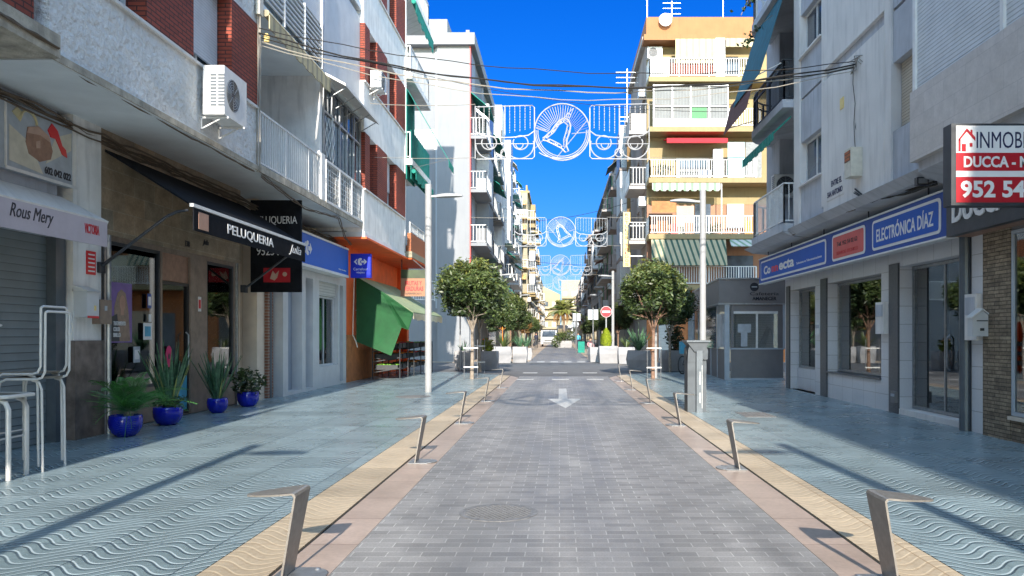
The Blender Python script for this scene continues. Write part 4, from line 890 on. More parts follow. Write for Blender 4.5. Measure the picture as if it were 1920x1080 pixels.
# ================================================================= RIGHT NEAR BEIGE HOUSE
D = T('apartment_house', 'stone-tiled house with wide closed white shutters at the right edge', 'building', (9, 0, 0))
w = MB(); w.box(5.62, 16, -48, 12.16, 4.1, 14.7); w.box(7.6, 16, -48, 11.0, 0, 4.1); w.box(6.6, 7.6, 11.0, 12.09, 0, 4.1); P('wall', w, 'light_plaster', D)
w = MB(); w.box(5.4, 5.62, -48, 12.165, 4.15, 5.22); P('tiled_parapet', w, 'beige_tile', D)
w = MB(); w.box(5.41, 5.62, -48, 12.16, 8.0, 9.0); P('tiled_parapet', w, 'beige_tile', D)
w = MB(); w.box(5.41, 5.62, -48, 12.16, 11.8, 14.7); P('tiled_parapet', w, 'beige_tile', D)
for k in range(3):
    for z0, z1 in ((5.23, 7.99), (9.01, 11.79)):
        w = MB(); w.box(5.46, 5.52, 12.1-2.35-k*2.4, 12.1-k*2.4-.06, z0, z1); P('shutter', w, 'shutter_big', D)
        w = MB(); w.box(5.42, 5.53, 12.1-k*2.4-.059, 12.1-k*2.4+.02, z0, z1); P('shutter_guide', w, 'white_metal', D)
w = MB(); w.prism([(5.5, -20, 4.149), (5.5, -20, 4.0), (5.9, -20, 3.8), (6.6, -20, 3.8), (6.6, -20, 4.149)], (0, 32.1, 0)); P('cornice', w, 'grey_plaster', D)
w = MB(); w.box(6.28, 6.6, 11.0, 11.71, 0, 3.8); P('stone_pier', w, 'ledge_stone', D)
w = MB(); w.box(6.29, 6.6, 6.0, 10.999, 0, .32); P('stone_base', w, 'ledge_stone', D)
w = MB(); w.box(6.24, 6.62, 6.0, 10.999, .321, .37); P('sill', w, 'light_beige_stone', D)
shopwin('shop_window', 9.4, 10.99, .38, 2.95, 6.34, 'kiosk_frame', 1, 'glass_green', D); shopwin('shop_window', 7.2, 9.3, .38, 2.95, 6.34, 'kiosk_frame', 1, 'glass_green', D)
w = MB(); w.box(6.3, 6.6, 6, 10.999, 2.96, 3.79); P('lintel', w, 'kiosk_grey', D)
w = MB(); w.box(7.55, 7.598, 6, 11, 0, 3.8); P('back_wall', w, 'interior_pale', D)
for k, (z, h) in enumerate(((2.35, .34), (1.85, .34), (1.35, .34))):
    w = MB(); w.box(6.36, 6.37, 10.45, 10.88, z, z+h); P('poster', w, 'text_white', D); w = MB(); w.box(6.352, 6.359, 10.49, 10.84, z+.1, z+h-.04); P('poster', w, ['poster_cyan', 'bag_light', 'leaf_mid'][k], D)
w = MB(); w.box(6.35, 6.36, 10.3, 10.9, 2.60, 2.78); P('sticker', w, 'text_dark', D); w = MB(); w.box(6.35, 6.36, 10.3, 10.9, .55, .75); P('sticker', w, 'red_bright', D); w = MB(); w.box(6.35, 6.36, 9.6, 10.9, .4, .54); P('sticker', w, 'poster_cyan', D)
# dark canopy with raised letters, and the estate agent's box sign
t_ = T('canopy_sign', 'dark canopy fascia with white raised letters under the red and white box sign', 'sign', (6, 10, 3))
w = MB(); w.box(5.93, 6.05, 6, 12.10, 3.0, 3.70); w.box(6.05, 6.4, 6, 12.10, 3.60, 3.70); P('board', w, 'dark_metal', t_)
w = MB(); w.box(6.05, 6.4, 6, 12.09, 3.0, 3.02); P('underside', w, 'bag_brown', t_)
text('DUCCA -MEDITERRANEO', 4.9, .36, (5.925, 9.45, 3.36), 'west', 'text_white', t_, .03, depth=.03)
t_ = T('box_sign', 'projecting red and white estate agent box sign with a house emblem and phone number', 'sign', (4.8, 8.4, 2.9))
w = MB(); w.box(4.17, 5.50, 8.4, 8.58, 2.88, 3.75); P('case', w, 'dark_metal', t_)
Y = 8.4; K = .8
def bs(u, v): return (4.17+.05+u*K, Y, 2.91+v*K)
for z0, z1, m_ in ((.66, 1.02, 'text_white'), (.42, .659, 'red_sign'), (.34, .419, 'text_white'), (.0, .339, 'red_sign')):
    w = MB(); flat(w, bs(0, 0), 'cam', rect(0, 1.55*K, z0*K, z1*K)); P('red_panel' if 'red' in m_ else 'white_panel', w, m_, t_)
def bt(s_, x0, x1, z0, z1, m_, b_=.03): text(s_, (x1-x0)*K, (z1-z0)*K, (4.22+(x0+x1)/2*K, Y-.004, 2.91+(z0+z1)/2*K), 'cam', m_, t_, b_)
bt('INMOBILIARIA', .27, 1.50, .72, .94, 'text_navy', 0); bt('DUCCA - MED', .10, 1.18, .465, .615, 'text_white', .03); bt('952 54 25', .06, 1.30, .06, .29, 'text_white', .03)
w = MB(); c_ = (4.22+.14*K, Y-.003, 2.91+.84*K)
flat(w, c_, 'cam', [(-.09, .0), (-.09, -.03), (.0, .08), (.09, -.02), (.09, .02), (.06, .055), (.06, .10), (.04, .10), (.04, .075), (.0, .115)]); flat(w, c_, 'cam', rect(-.09, -.065, -.13, .0)); flat(w, c_, 'cam', rect(-.055, -.01, -.13, -.05)); flat(w, c_, 'cam', rect(.03, .06, -.08, -.04)); P('house_emblem', w, 'red_sign', t_)
w = MB(); w.bar((5.5, 8.49, 3.3), (5.93, 8.49, 3.3), .06); P('bracket', w, 'dark_metal', t_)
t_ = T('floodlight', 'small black floodlight on a bent arm above the blue sign', 'lamp', (5.8, 12.5, 3.9))
w = MB(); w.box(5.62, 5.80, 12.4, 12.5, 3.86, 3.98); P('head', w, 'black_metal', t_); w = MB(); w.tube([(5.8, 12.45, 3.94), (5.95, 12.3, 3.98), (6.05, 12.1, 3.8)], .012); P('arm', w, 'black_metal', t_)
w = MB(); w.box(5.64, 5.78, 12.39, 12.399, 3.88, 3.96); P('lens', w, 'galvanised', t_)
# junction box, street name on the wall
wallbox(15.15, 4.52, .34, .55, .22, 'cream_metal', 'open rusty junction box on the grey wall above the blue sign', 5.75, 'junction_box', 'orange_brick')
t_ = T('street_name_plate', 'faded street name lettering on the grey wall beside the junction box', 'sign', (5.75, 16.4, 4.5))
w = MB(); w.box(5.738, 5.749, 15.95, 16.95, 4.36, 4.80); P('plate', w, 'light_plaster', t_)
text('ENTRE EL', .62, .12, (5.735, 16.35, 4.68), 'west', 'text_navy', t_, .02); text('SAN ANTONIO', .9, .12, (5.735, 16.45, 4.48), 'west', 'text_navy', t_, .02)
w = MB(); w.box(5.735, 5.75, 15.95, 16.15, 6.1, 6.32); one('house_number_tile', w, 'sign_yellow', 'small ochre tile high on the grey wall under the wire anchor', 'tile')
# blinds and air conditioners of the grey house
t_ = T('balcony_awning', 'wide teal blue awning sloping down from the topmost right balcony', 'awning', (5.3, 21, 10))
w = MB(); w.prism([(5.6, 19.5, 10.1), (4.95, 19.5, 8.0), (4.95, 19.5, 7.97), (5.6, 19.5, 10.07)], (0, 3.0, 0)); P('canopy', w, 'blue_teal_fabric', t_)
w = MB(); w.prism([(5.05, 20.4, 8.25), (4.84, 20.4, 7.4), (4.84, 20.4, 7.37), (5.05, 20.4, 8.22)], (0, 2.9, 0)); P('lower_flap', w, 'stripe_brown', t_)
for a_, b_ in (((5.55, 19.7, 8.3), (4.97, 19.7, 8.0)), ((5.55, 21.9, 8.3), (4.97, 21.9, 8.0)), ((5.55, 22.5, 7.6), (4.85, 22.5, 7.4))): w = MB(); w.bar(a_, b_, .025); P('arm', w, 'white_metal', t_)
t_ = T('balcony_awning', 'green awning edge with scalloped fringe under the middle right balcony', 'awning', (5.4, 21, 6.8))
w = MB(); w.prism([(5.75, 19.6, 6.95), (5.32, 19.6, 6.55), (5.32, 19.6, 6.5), (5.75, 19.6, 6.9)], (0, 3.3, 0)); P('canopy', w, 'teal_fabric', t_)
w = MB(); [w.box(5.30, 5.315, 19.6+k*.3, 19.87+k*.3, 6.34-.03*(k % 2), 6.55) for k in range(11)]; P('valance', w, 'teal_fabric', t_)
ac('air_conditioner', (6.45, 22.55, 5.7), (0, -1), 'dark weathered air conditioner on the end wall of the lowest right balcony', .85, .62)
w = MB(); w.tube([(5.80, 19.0, 6.9), (5.80, 19.0, 5.3), (5.84, 18.9, 5.05)], .02, 6); one('downpipe', w, 'white_metal', 'slim white pipe between the lowest right balcony and the grey panel', 'pipe')
# ================================================================= KIOSK CAFE
t_ = T('cafe_kiosk', 'grey glazed cafe kiosk with dark lettering at the side street corner', 'kiosk', (6.2, 27, 0))
w = MB(); w.prism([(5.25, 26.0, 2.55), (7.5, 26.0, 2.55), (7.5, 34, 2.55), (5.75, 34, 2.55)], (0, 0, .78)); P('roof_fascia', w, 'kiosk_grey', t_)
w = MB(); w.prism([(5.22, 25.96, 3.331), (7.5, 25.96, 3.331), (7.5, 34, 3.331), (5.72, 34, 3.331)], (0, 0, .05)); w.prism([(5.22, 25.96, 2.50), (7.5, 25.96, 2.50), (7.5, 34, 2.50), (5.72, 34, 2.50)], (0, 0, .049)); P('trim', w, 'galvanised', t_)
w = MB(); w.box(5.65, 7.38, 26.02, 26.06, .08, 1.02); P('panel', w, 'kiosk_grey', t_)
w = MB(); w.box(5.60, 7.42, 26.0, 26.07, 1.021, 1.07); w.box(5.60, 7.42, 26.0, 26.07, .02, .079); w.box(5.45, 5.60, 26.0, 26.1, 0, 2.5); w.box(7.36, 7.46, 26.0, 26.1, 1.07, 2.5); P('frame', w, 'kiosk_frame', t_)
w = MB(); w.box(5.66, 5.74, 26.02, 26.06, 1.07, 2.5); w.box(7.2, 7.36, 26.02, 26.06, 1.07, 2.5); w.box(5.74, 7.2, 26.02, 26.06, 2.28, 2.5); P('frame_panel', w, 'kiosk_grey', t_)
wi = MB(); wi.box(6.48, 6.54, 26.01, 26.05, 1.07, 2.2); wi.box(5.74, 7.2, 26.01, 26.05, 2.2, 2.28); wi = P('window_frame', wi, 'white_metal', t_)
w = MB(); w.box(5.74, 7.2, 26.055, 26.065, 1.07, 2.2); P('pane', w, 'glass', wi)
w = MB(); w.box(5.7, 7.3, 26.9, 26.95, 1.0, 2.4); P('roller_blind', w, 'roller_pale', t_)
w = MB(); flat(w, (6.1, 26.05, 1.5), 'cam', rect(-.22, .22, .08, .36)); flat(w, (6.1, 26.05, 1.5), 'cam', rect(-.11, .10, -.38, .079)); P('notice', w, 'art_grey', t_)
w = MB()
for k in range(8): w.tube([(6.62+k*.035, 26.4, 1.07+.0*k), (6.80+k*.035, 26.4, 1.45+.04*k), (6.95+k*.02, 26.4, 1.8-.02*k), (7.15, 26.4, 1.62-.06*k)], .010, 5)
P('chair_stack', w, 'galvanised', t_)
w = MB(); w.bar((5.5, 26.1, 1.3), (5.75, 33.9, 1.3), .05, 2.5) if False else None
w = MB(); w.prism([(5.45, 26.12, .02), (5.70, 33.5, .02), (5.74, 33.5, .02), (5.49, 26.12, .02)], (0, 0, 1.0)); P('side_panel', w, 'kiosk_grey', t_)
w = MB(); w.prism([(5.46, 27.6, 1.03), (5.71, 33.5, 1.03), (5.74, 33.5, 1.03), (5.49, 27.6, 1.03)], (0, 0, 1.46)); P('side_pane', w, 'far_glass', t_)
w = MB()
for y in (27.4, 28.8, 30.4, 32, 33.5): x_ = 5.43+(y-26)*.033; w.box(x_, x_+.08, y, y+.08, .02, 2.5)
P('mullions', w, 'kiosk_frame', t_)
w = MB(); w.box(5.42, 5.48, 26.2, 27.2, 1.1, 2.2); P('side_door', w, 'interior_pale', t_)
text('Cafetería', .95, .11, (6.75, 25.995, 2.86), 'cam', 'text_dark', t_); text('AMANECER', .80, .12, (6.75, 25.995, 2.70), 'cam', 'text_dark', t_, .03)
w = MB(); flat(w, (6.42, 26.0, 3.08), 'cam', circ(.145)); P('round_logo', w, 'text_dark', t_); w = MB(); flat(w, (6.42, 25.995, 3.08), 'cam', rect(-.09, .09, -.015, .02)); P('logo_bar', w, 'art_grey', t_)

# ================================================================= FAR HOUSES
def railbox(mb, x0, x1, y0, y1, z, h=1.0, step=.16):
    rail(mb, (x0, y0), (x1, y0), z, z+h, step, .022); rail(mb, (x0, y1), (x1, y1), z, z+h, step, .022)
def far_house(label, side, X, Y0, Y1, H, wallm, seed, fh=3.0, acc='white_plaster', rails='white_metal', awn=('teal_fabric',), zb=3.6, front=None, depth=14, stripe=None):
    rnd = random.Random(seed); s = side; t = T('apartment_house', label, 'building', (s*(X+depth/2), (Y0+Y1)/2, 0))
    w = MB(); w.box(s*(X+.3), s*(X+depth), Y0+.3 if front else Y0, Y1, 0, H); P('wall', w, wallm, t)
    nb = max(2, int((Y1-Y0)/3.1)); bw = (Y1-Y0)/nb; nf = int((H-zb+.6)/fh); hol = []
    kinds = [rnd.choice('wbwbe') for _ in range(nb)]
    for f in range(nf):
        z = zb+f*fh
        for k in range(nb):
            y = Y0+k*bw
            if kinds[k] == 'w': hol.append((y+bw*.28, y+bw*.72, z+1.0, z+2.3))
            else: hol.append((y+bw*.2, y+bw*.8, z+.1, z+2.3))
    w = MB(); w.holes('x', s*X, s*(X+.3), Y0+(.31 if front else 0), Y1, 2.9, H, hol); P('facade', w, wallm, t)
    w = MB(); w.box(s*(X-.25), s*(X+1), Y0, Y1, H+.001, H+.25); w.box(s*(X), s*(X+.2), Y0, Y1, H+.25, H+.9); P('cornice', w, acc, t)
    if stripe:
        for k in range(0, nb, 2): w = MB(); w.box(s*(X-.06), s*(X-.001), Y0+k*bw+bw*.0, Y0+k*bw+bw*.16, zb, H); P('painted_pilaster', w, stripe[k//2 % len(stripe)], t)
    for i, (a, b, c, d) in enumerate(hol):
        w = MB(); e = s*(X+.22); w.box(e, s*(X+.28), a, b, c, d) ; pw = P('window', w, 'far_glass', t)
        w = MB(); dr = rnd.choice([.2, .5, .7, .95]); w.box(s*(X+.14), s*(X+.18), a+.02, b-.02, d-(d-c)*dr, d-.01); P('shutter', w, rnd.choice(['shutter_white', 'shutter_tan', 'shutter_cream']), pw)
    for f in range(nf):
        z = zb+f*fh
        for k in range(nb):
            if kinds[k] == 'w': continue
            y = Y0+k*bw; o = .95 if kinds[k] == 'b' else .8
            b = MB(); b.box(s*(X-o), s*(X-.001), y+.12, y+bw-.12, z-.12, z+.06); sl = P('balcony', b, acc, t)
            r = MB(); xo = s*(X-o+.04)
            if kinds[k] == 'e' and rnd.random() < .75:
                r.box(xo, s*(X-.01), y+.14, y+.2, z+.061, z+fh-.16); r.box(xo, xo+s*.06, y+.14, y+bw-.14, z+.061, z+1.0); r.box(xo, xo+s*.04, y+.2, y+bw-.2, z+1.0, z+fh-.16); P('enclosure', r, rnd.choice(['white_plaster', 'corrugated', 'galvanised', acc]), sl)
            else:
                if rnd.random() < .25: r.box(xo, xo+s*.06, y+.14, y+bw-.14, z+.061, z+1.0); r.box(xo, s*(X-.01), y+.14, y+.2, z+.061, z+1.0); P('balcony_front', r, acc, sl)
                else: rail(r, (xo, y+.15), (xo, y+bw-.15), z+.06, z+1.05, .17, .024); rail(r, (xo, y+.15), (s*(X-.02), y+.15), z+.06, z+1.05, .17, .024); P('railing', r, rails, sl)
                if rnd.random() < .42:
                    a = MB(); q = rnd.uniform(.7, 1.5); a.prism([(s*(X-.02), y+.2, z+2.55), (s*(X-1.15), y+.2, z+2.55-q*.8), (s*(X-1.15), y+.2, z+2.51-q*.8), (s*(X-.02), y+.2, z+2.5)], (0, bw-.4, 0)); P('awning', a, rnd.choice(awn), sl)
            if rnd.random() < .3:
                a = MB(); a.box(s*(X-.4), s*(X-.02), y+.3, y+1.0, z+2.0, z+2.5); P('air_conditioner', a, 'white_metal', t)
    # ground floor shops
    for k in range(max(1, nb//2)):
        y = Y0+.3+k*(Y1-Y0-.6)/max(1, nb//2); L = (Y1-Y0-.6)/max(1, nb//2)-.3
        w = MB(); w.box(s*(X+.22), s*(X+.29), y, y+L, .1, 2.6); P('shopfront', w, rnd.choice(['far_glass', 'interior', 'roller_grey']), t)
        w = MB(); w.box(s*(X+.0), s*(X+.298), y, y+L, 2.601, 2.899); P('shop_sign', w, rnd.choice(['blue_sign', 'text_white', 'red_panel', 'kiosk_grey', 'leaf_dark', 'bag_brown']), t)
    for k in range(nb): 
        if rnd.random() < .25:
            a = MB(); c_ = (s*(X+1.5), Y0+k*bw+1, H); a.bar((c_[0], c_[1], H), (c_[0], c_[1], H+2.6), .04)
            for q in range(4): a.bar((c_[0]-.5, c_[1], H+2.5-q*.3), (c_[0]+.5, c_[1], H+2.5-q*.3), .02)
            P('antenna', a, 'galvanised', t)
    return t
# white corner house across the side street, left
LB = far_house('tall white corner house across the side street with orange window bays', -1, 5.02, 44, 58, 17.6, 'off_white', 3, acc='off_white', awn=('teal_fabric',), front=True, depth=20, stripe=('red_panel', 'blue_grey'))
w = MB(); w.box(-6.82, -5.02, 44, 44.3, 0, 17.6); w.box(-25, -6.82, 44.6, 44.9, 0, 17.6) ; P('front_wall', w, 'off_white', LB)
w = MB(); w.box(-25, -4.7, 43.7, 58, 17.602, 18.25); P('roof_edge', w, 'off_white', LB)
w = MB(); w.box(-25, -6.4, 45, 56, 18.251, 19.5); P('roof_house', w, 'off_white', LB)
w = MB(); w.box(-6.95, -6.821, 44.25, 44.59, 3, 17.6); P('frame', w, 'kiosk_frame', LB)
for f in range(5):
    z = 16.9-3.06*f
    for (a, b) in ((-9.0, -6.96), (-12.4, -10.0)):
        w = MB(); w.box(a, b, 44.50, 44.599, z-1.25, z); P('window', w, 'panel_glassgreen', LB)
        w = MB(); w.box(a, b, 44.48, 44.599, z-2.6, z-1.29); P('spandrel_panel', w, 'panel_orange', LB)
for z in (13.0, 4.5):
    w = MB(); rail(w, (-7.0, 44.3), (-12, 44.3), z-1.1, z, .1, .03); P('railing', w, 'white_metal', LB)
w = MB(); w.box(-5.015, -4.98, 44.3, 46.6, 0, 17.59); P('grey_pilaster', w, 'blue_grey', LB)
far_house('grey-blue house with green balcony awnings, second in the left row beyond the side street', -1, 5.0, 58.01, 72, 18.2, 'light_plaster', 5, acc='white_plaster', awn=('teal_fabric', 'green_fabric'))
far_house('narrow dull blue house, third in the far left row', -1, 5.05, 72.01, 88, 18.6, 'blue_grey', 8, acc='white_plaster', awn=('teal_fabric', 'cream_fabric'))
CB = far_house('cream house standing forward with orange awnings in the far left row', -1, 3.9, 96, 128, 18.8, 'cream_paint', 12, acc='yellow_paint', awn=('stripe_redorange', 'cream_fabric'), front=None, depth=12)
for f in range(5):
    z = 3.6+f*3.0
    for (a, b) in ((-5.6, -4.5), (-7.4, -6.2)):
        w = MB(); w.box(a, b, 95.9, 95.99, z+.6, z+2.2); P('window', w, ['far_glass', 'shutter_white', 'shutter_cream'][f % 3], CB)
    w = MB(); w.box(-5.9, -3.9, 95.0, 95.98, z-.1, z+.05); sl = P('balcony', w, 'yellow_paint', CB); w = MB(); w.box(-5.88, -3.92, 95.02, 95.08, z+.051, z+.9) if f % 2 else rail(w, (-5.88, 95.05), (-3.92, 95.05), z+.05, z+1, .2, .03); P('balcony_front', w, 'cream_paint' if f % 2 else 'white_metal', sl)
    if f in (1, 3, 4): w = MB(); w.prism([(-5.8, 95.98, z+2.3), (-5.8, 94.9, z+1.7), (-5.8, 94.9, z+1.6), (-5.8, 95.98, z+2.2)], (1.8, 0, 0)); P('awning', w, 'stripe_redorange', sl)
far_house('pale house farthest along the left row', -1, 4.6, 128.1, 215, 14.6, 'sand_paint', 15, acc='cream_paint', awn=('cream_fabric', 'stripe_redorange'), depth=12)
far_house('cream house between the blue house and the forward one', -1, 5.3, 88.01, 95.6, 15.5, 'cream_paint', 19, acc='white_plaster', depth=12)
# right row
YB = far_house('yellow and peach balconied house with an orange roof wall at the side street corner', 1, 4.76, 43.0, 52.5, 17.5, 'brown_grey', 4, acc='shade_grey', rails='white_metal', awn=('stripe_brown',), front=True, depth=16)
w = MB(); w.box(4.70, 21, 42.7, 52.5, 17.502, 18.7); P('roof_wall', w, 'orange_parapet', YB)
w = MB(); w.box(4.5, 21, 42.0, 43, 17.2, 17.499); P('roof_edge', w, 'orange_parapet', YB)
w = MB(); w.box(4.77, 21, 43.0, 43.25, 8.6, 17.19); P('front_wall', w, 'yellow_paint', YB)
w = MB(); w.box(4.77, 21, 43.0, 43.25, 4.0, 8.59); P('front_wall', w, 'peach_paint', YB)
w = MB(); w.box(4.77, 21, 43.0, 43.25, 0, 3.99); P('front_wall', w, 'terracotta_paint', YB)
SLB = [3.9, 6.58, 9.55, 12.25, 14.9]
for i, z in enumerate(SLB):
    w = MB(); w.box(4.72, 14, 41.7, 42.99, z, z+.26); sl = P('balcony', w, 'yellow_paint', YB)
    if i != 3:
        w = MB(); rail(w, (4.76, 41.75), (10.4, 41.75), z+.26, z+1.22, .13, .03, .05); rail(w, (4.76, 41.75), (4.76, 42.95), z+.26, z+1.22, .2, .03, .05); P('railing', w, 'white_metal', sl)
    else:
        w = MB(); w.box(4.95, 8.9, 41.75, 41.8, z+.261, z+.6)
        for k in range(5): x = 4.95+k*.98; w.box(x, x+.07, 41.74, 41.82, z+.6, z+2.5)
        for zz in (.6, 1.32, 2.42): w.box(4.95, 8.94, 41.735, 41.825, z+zz, z+zz+.07)
        gz = P('glazed_enclosure', w, 'white_metal', sl)
        w = MB(); w.box(5.0, 8.9, 41.83, 41.86, z+.6, z+2.4); P('curtain', w, 'curtain_folds', gz)
        w = MB(); w.box(6.98, 7.8, 41.80, 41.82, z+.68, z+1.3); P('green_pane', w, 'green_paint', gz)
        w = MB(); rail(w, (9.0, 41.75), (10.6, 41.75), z+.26, z+1.22, .13, .03, .05); P('railing', w, 'white_metal', sl)
def yp(name, m, x0, x1, z0, z1, y=42.9, d=.08, par=None): w = MB(); w.box(x0, x1, y-d, y, z0, z1); return P(name, w, m, par or YB)
# top floor
yp('drop_awning', 'stripe_cream', 6.15, 8.25, 15.9, 17.19, 41.9); yp('white_column', 'white_plaster', 8.26, 8.75, 15.17, 17.19, 42.0, .3); yp('white_panel', 'white_paint', 4.85, 5.9, 15.3, 16.4, 42.4)
yp('door', 'far_glass', 9.0, 9.7, 15.2, 16.6); yp('awning', 'stripe_cream', 8.8, 10.6, 16.7, 17.15, 41.7); yp('red_fence', 'red_brick', 5.9, 8.2, 15.2, 15.95, 42.0)
yp('door', 'far_glass', 6.0, 8.0, 15.2, 16.5)
# third floor
yp('window', 'white_metal', 6.35, 8.1, 9.85, 11.1); yp('curtain', 'curtain', 6.42, 8.04, 9.9, 11.04, 42.81, .01); yp('dark_pane', 'far_glass', 6.42, 8.04, 10.5, 11.02, 42.79, .01); yp('white_column', 'white_plaster', 8.2, 8.7, 9.82, 11.4, 42.3, .3)
w = MB(); w.prism([(5.65, 42.9, 12.1), (5.65, 41.5, 11.85), (5.65, 41.5, 11.6), (5.65, 41.53, 11.6), (5.65, 41.53, 11.8), (5.65, 42.9, 12.05)], (3.2, 0, 0)); P('awning', w, 'red_fabric', YB)
yp('glass_screen', 'panel_glassgreen', 8.9, 9.8, 9.82, 11.7, 41.8, .04); yp('glass_screen', 'curtain', 9.85, 10.7, 9.82, 11.7, 41.8, .04)
yp('low_wall', 'yellow_paint', 4.9, 6.2, 9.82, 10.9, 42.4)
# second floor
yp('shutter', 'shutter_cream', 6.35, 7.3, 6.9, 8.5); yp('window', 'far_glass', 7.35, 8.2, 6.9, 8.6); yp('window_frame', 'white_metal', 9.1, 10.0, 7.3, 8.6); yp('shutter', 'shutter_white', 9.15, 9.95, 7.7, 8.5, 42.81, .02); yp('red_blind', 'terracotta_paint', 4.9, 6.2, 8.0, 8.6, 41.9, .03)
w = MB(); [w.prism([(4.9+k*.4, 41.72, 9.53), (5.3+k*.4, 41.72, 9.53), (5.3+k*.4, 41.72, 9.2), (5.2+k*.4, 41.72, 9.1), (5.0+k*.4, 41.72, 9.1), (4.9+k*.4, 41.72, 9.2)], (0, -.02, 0)) for k in range(9)]; P('scalloped_awning', w, 'stripe_green_white', YB)
yp('balcony_clutter', 'orange_parapet', 5.2, 5.8, 6.85, 7.6, 42.2); yp('balcony_clutter', 'fruit_orange', 9.9, 10.3, 6.85, 7.6, 42.2); yp('white_post', 'white_metal', 8.55, 8.6, 6.85, 9.5, 41.8, .05)
yp('laundry', 'pink_cloth', 9.2, 9.5, 9.9, 10.6, 41.9, .03); yp('laundry', 'poster_cyan', 9.55, 9.8, 9.85, 10.5, 41.9, .03); yp('storage_box', 'bag_brown', 6.7, 7.2, 6.85, 7.5, 42.3); yp('chair', 'red_panel', 5.95, 6.3, 6.85, 7.45, 42.2); yp('storage_box', 'blue_grey', 7.4, 8.1, 9.82, 10.3, 42.2)
w = MB(); crown(w, (5.5, 42.2, 10.35), .45, .4, 300, .06, 3); P('balcony_plants', w, ['leaf_dark', 'leaf_mid', 'leaf_yellow'], YB)
w = MB(); crown(w, (8.3, 42.2, 7.2), .4, .35, 260, .06, 4); P('balcony_plants', w, ['leaf_dark', 'leaf_mid', 'leaf_yellow'], YB)
# first floor
w = MB(); w.prism([(4.85, 41.75, 6.55), (4.85, 41.35, 5.15), (4.85, 41.38, 5.13), (4.85, 41.78, 6.55)], (3.95, 0, 0)); P('striped_awning', w, 'stripe_green', YB)
w = MB(); w.prism([(9.0, 41.75, 6.55), (9.0, 41.3, 6.15), (9.0, 41.33, 6.12), (9.0, 41.78, 6.5)], (2.5, 0, 0)); P('striped_awning', w, 'stripe_green_white', YB)
yp('window', 'far_glass', 9.1, 10.5, 4.4, 5.8)
yp('doorway', 'interior', 7.0, 8.0, .05, 2.7, 42.99, .02); yp('roller_door', 'roller_pale', 5.4, 6.2, .05, 2.4, 42.99, .02); yp('wall_panel', 'beige_stone', 8.1, 12, .05, 2.8, 42.99, .015)
ac('air_conditioner', (5.15, 42.99, 16.75), (0, -1), 'air conditioner under the roof edge of the yellow corner house', .8, .6)
t_ = T('satellite_dish', 'white round dish on the orange roof wall', 'satellite dish', (5.7, 42.6, 18.3)); w = MB(); w.lathe([(.02, 0), (.2, .03), (.33, .1), (.35, .13)], (0, 0, 0), 20)
w.v = [(5.7+x, 42.55-z, 18.45+y) for x, y, z in w.v]; P('dish', w, 'white_paint', t_); w = MB(); w.tube([(5.7, 42.7, 18.4), (5.7, 42.55, 18.45)], .02); w.tube([(5.7, 42.5, 18.2), (5.7, 42.15, 18.45)], .012); P('arm', w, 'galvanised', t_)
for x, h, lab in ((4.8, 6, 'thin mast aerial at the left corner of the orange roof'), (8.95, 5, 'tall thin mast at the right of the orange roof')):
    w = MB(); w.tube([(x, 43.2, 18.7), (x, 43.2, 18.7+h)], .03, 5); one('antenna_mast', w, 'galvanised', lab, 'antenna')
w = MB(); w.tube([(3.95, 46, 13.0), (3.95, 46, 17.0)], .03, 5)
for q in range(3): w.bar((3.3, 46, 16.8-q*.3), (4.6, 46, 16.8-q*.3), .02)
for q in range(3): w.bar((3.5, 46, 14.2-q*.25), (4.4, 46, 14.2-q*.25), .02)
w.bar((3.95, 46, 13.0), (4.76, 46, 13.0), .04); one('tv_aerial', w, 'galvanised', 'branched television aerial beside the yellow corner house', 'antenna')
t_ = T('vertical_sign', 'tall narrow yellow sign with letters running down beside the corner house', 'sign', (3.8, 44, 5))
w = MB(); w.box(3.56, 3.94, 44, 44.12, 5.3, 8.35); P('board', w, 'sign_yellow', t_)
for k, ch in enumerate('ROTULOS TOLDOS'):
    if ch != ' ': text(ch, .2, .15, (3.75, 43.995, 8.2-k*.213), 'cam', 'text_red' if k > 7 else 'text_dark', t_, .02)
w = MB(); w.bar((3.94, 44.06, 7.6), (4.76, 44.06, 7.6), .05); w.bar((3.94, 44.06, 5.9), (4.76, 44.06, 5.9), .05); P('bracket', w, 'galvanised', t_)
w = MB(); w.box(4.28, 4.52, 50, 50.25, 6.0, 15.2); one('mast', w, 'brown_paint', 'tall brown post on the shaded wall behind the vertical yellow sign', 'post')
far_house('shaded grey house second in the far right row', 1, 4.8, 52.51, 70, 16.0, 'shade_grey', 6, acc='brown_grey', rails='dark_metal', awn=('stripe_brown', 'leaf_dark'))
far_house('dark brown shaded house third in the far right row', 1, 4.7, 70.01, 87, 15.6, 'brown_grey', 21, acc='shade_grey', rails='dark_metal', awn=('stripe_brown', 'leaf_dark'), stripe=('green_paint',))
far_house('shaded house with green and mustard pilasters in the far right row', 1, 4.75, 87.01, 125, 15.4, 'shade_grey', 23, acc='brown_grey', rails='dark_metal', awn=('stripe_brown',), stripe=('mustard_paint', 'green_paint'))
far_house('grey house farthest along the right row', 1, 4.9, 125.01, 215, 13.6, 'shade_grey', 31, acc='brown_grey', rails='dark_metal', awn=('stripe_brown', 'cream_fabric'))
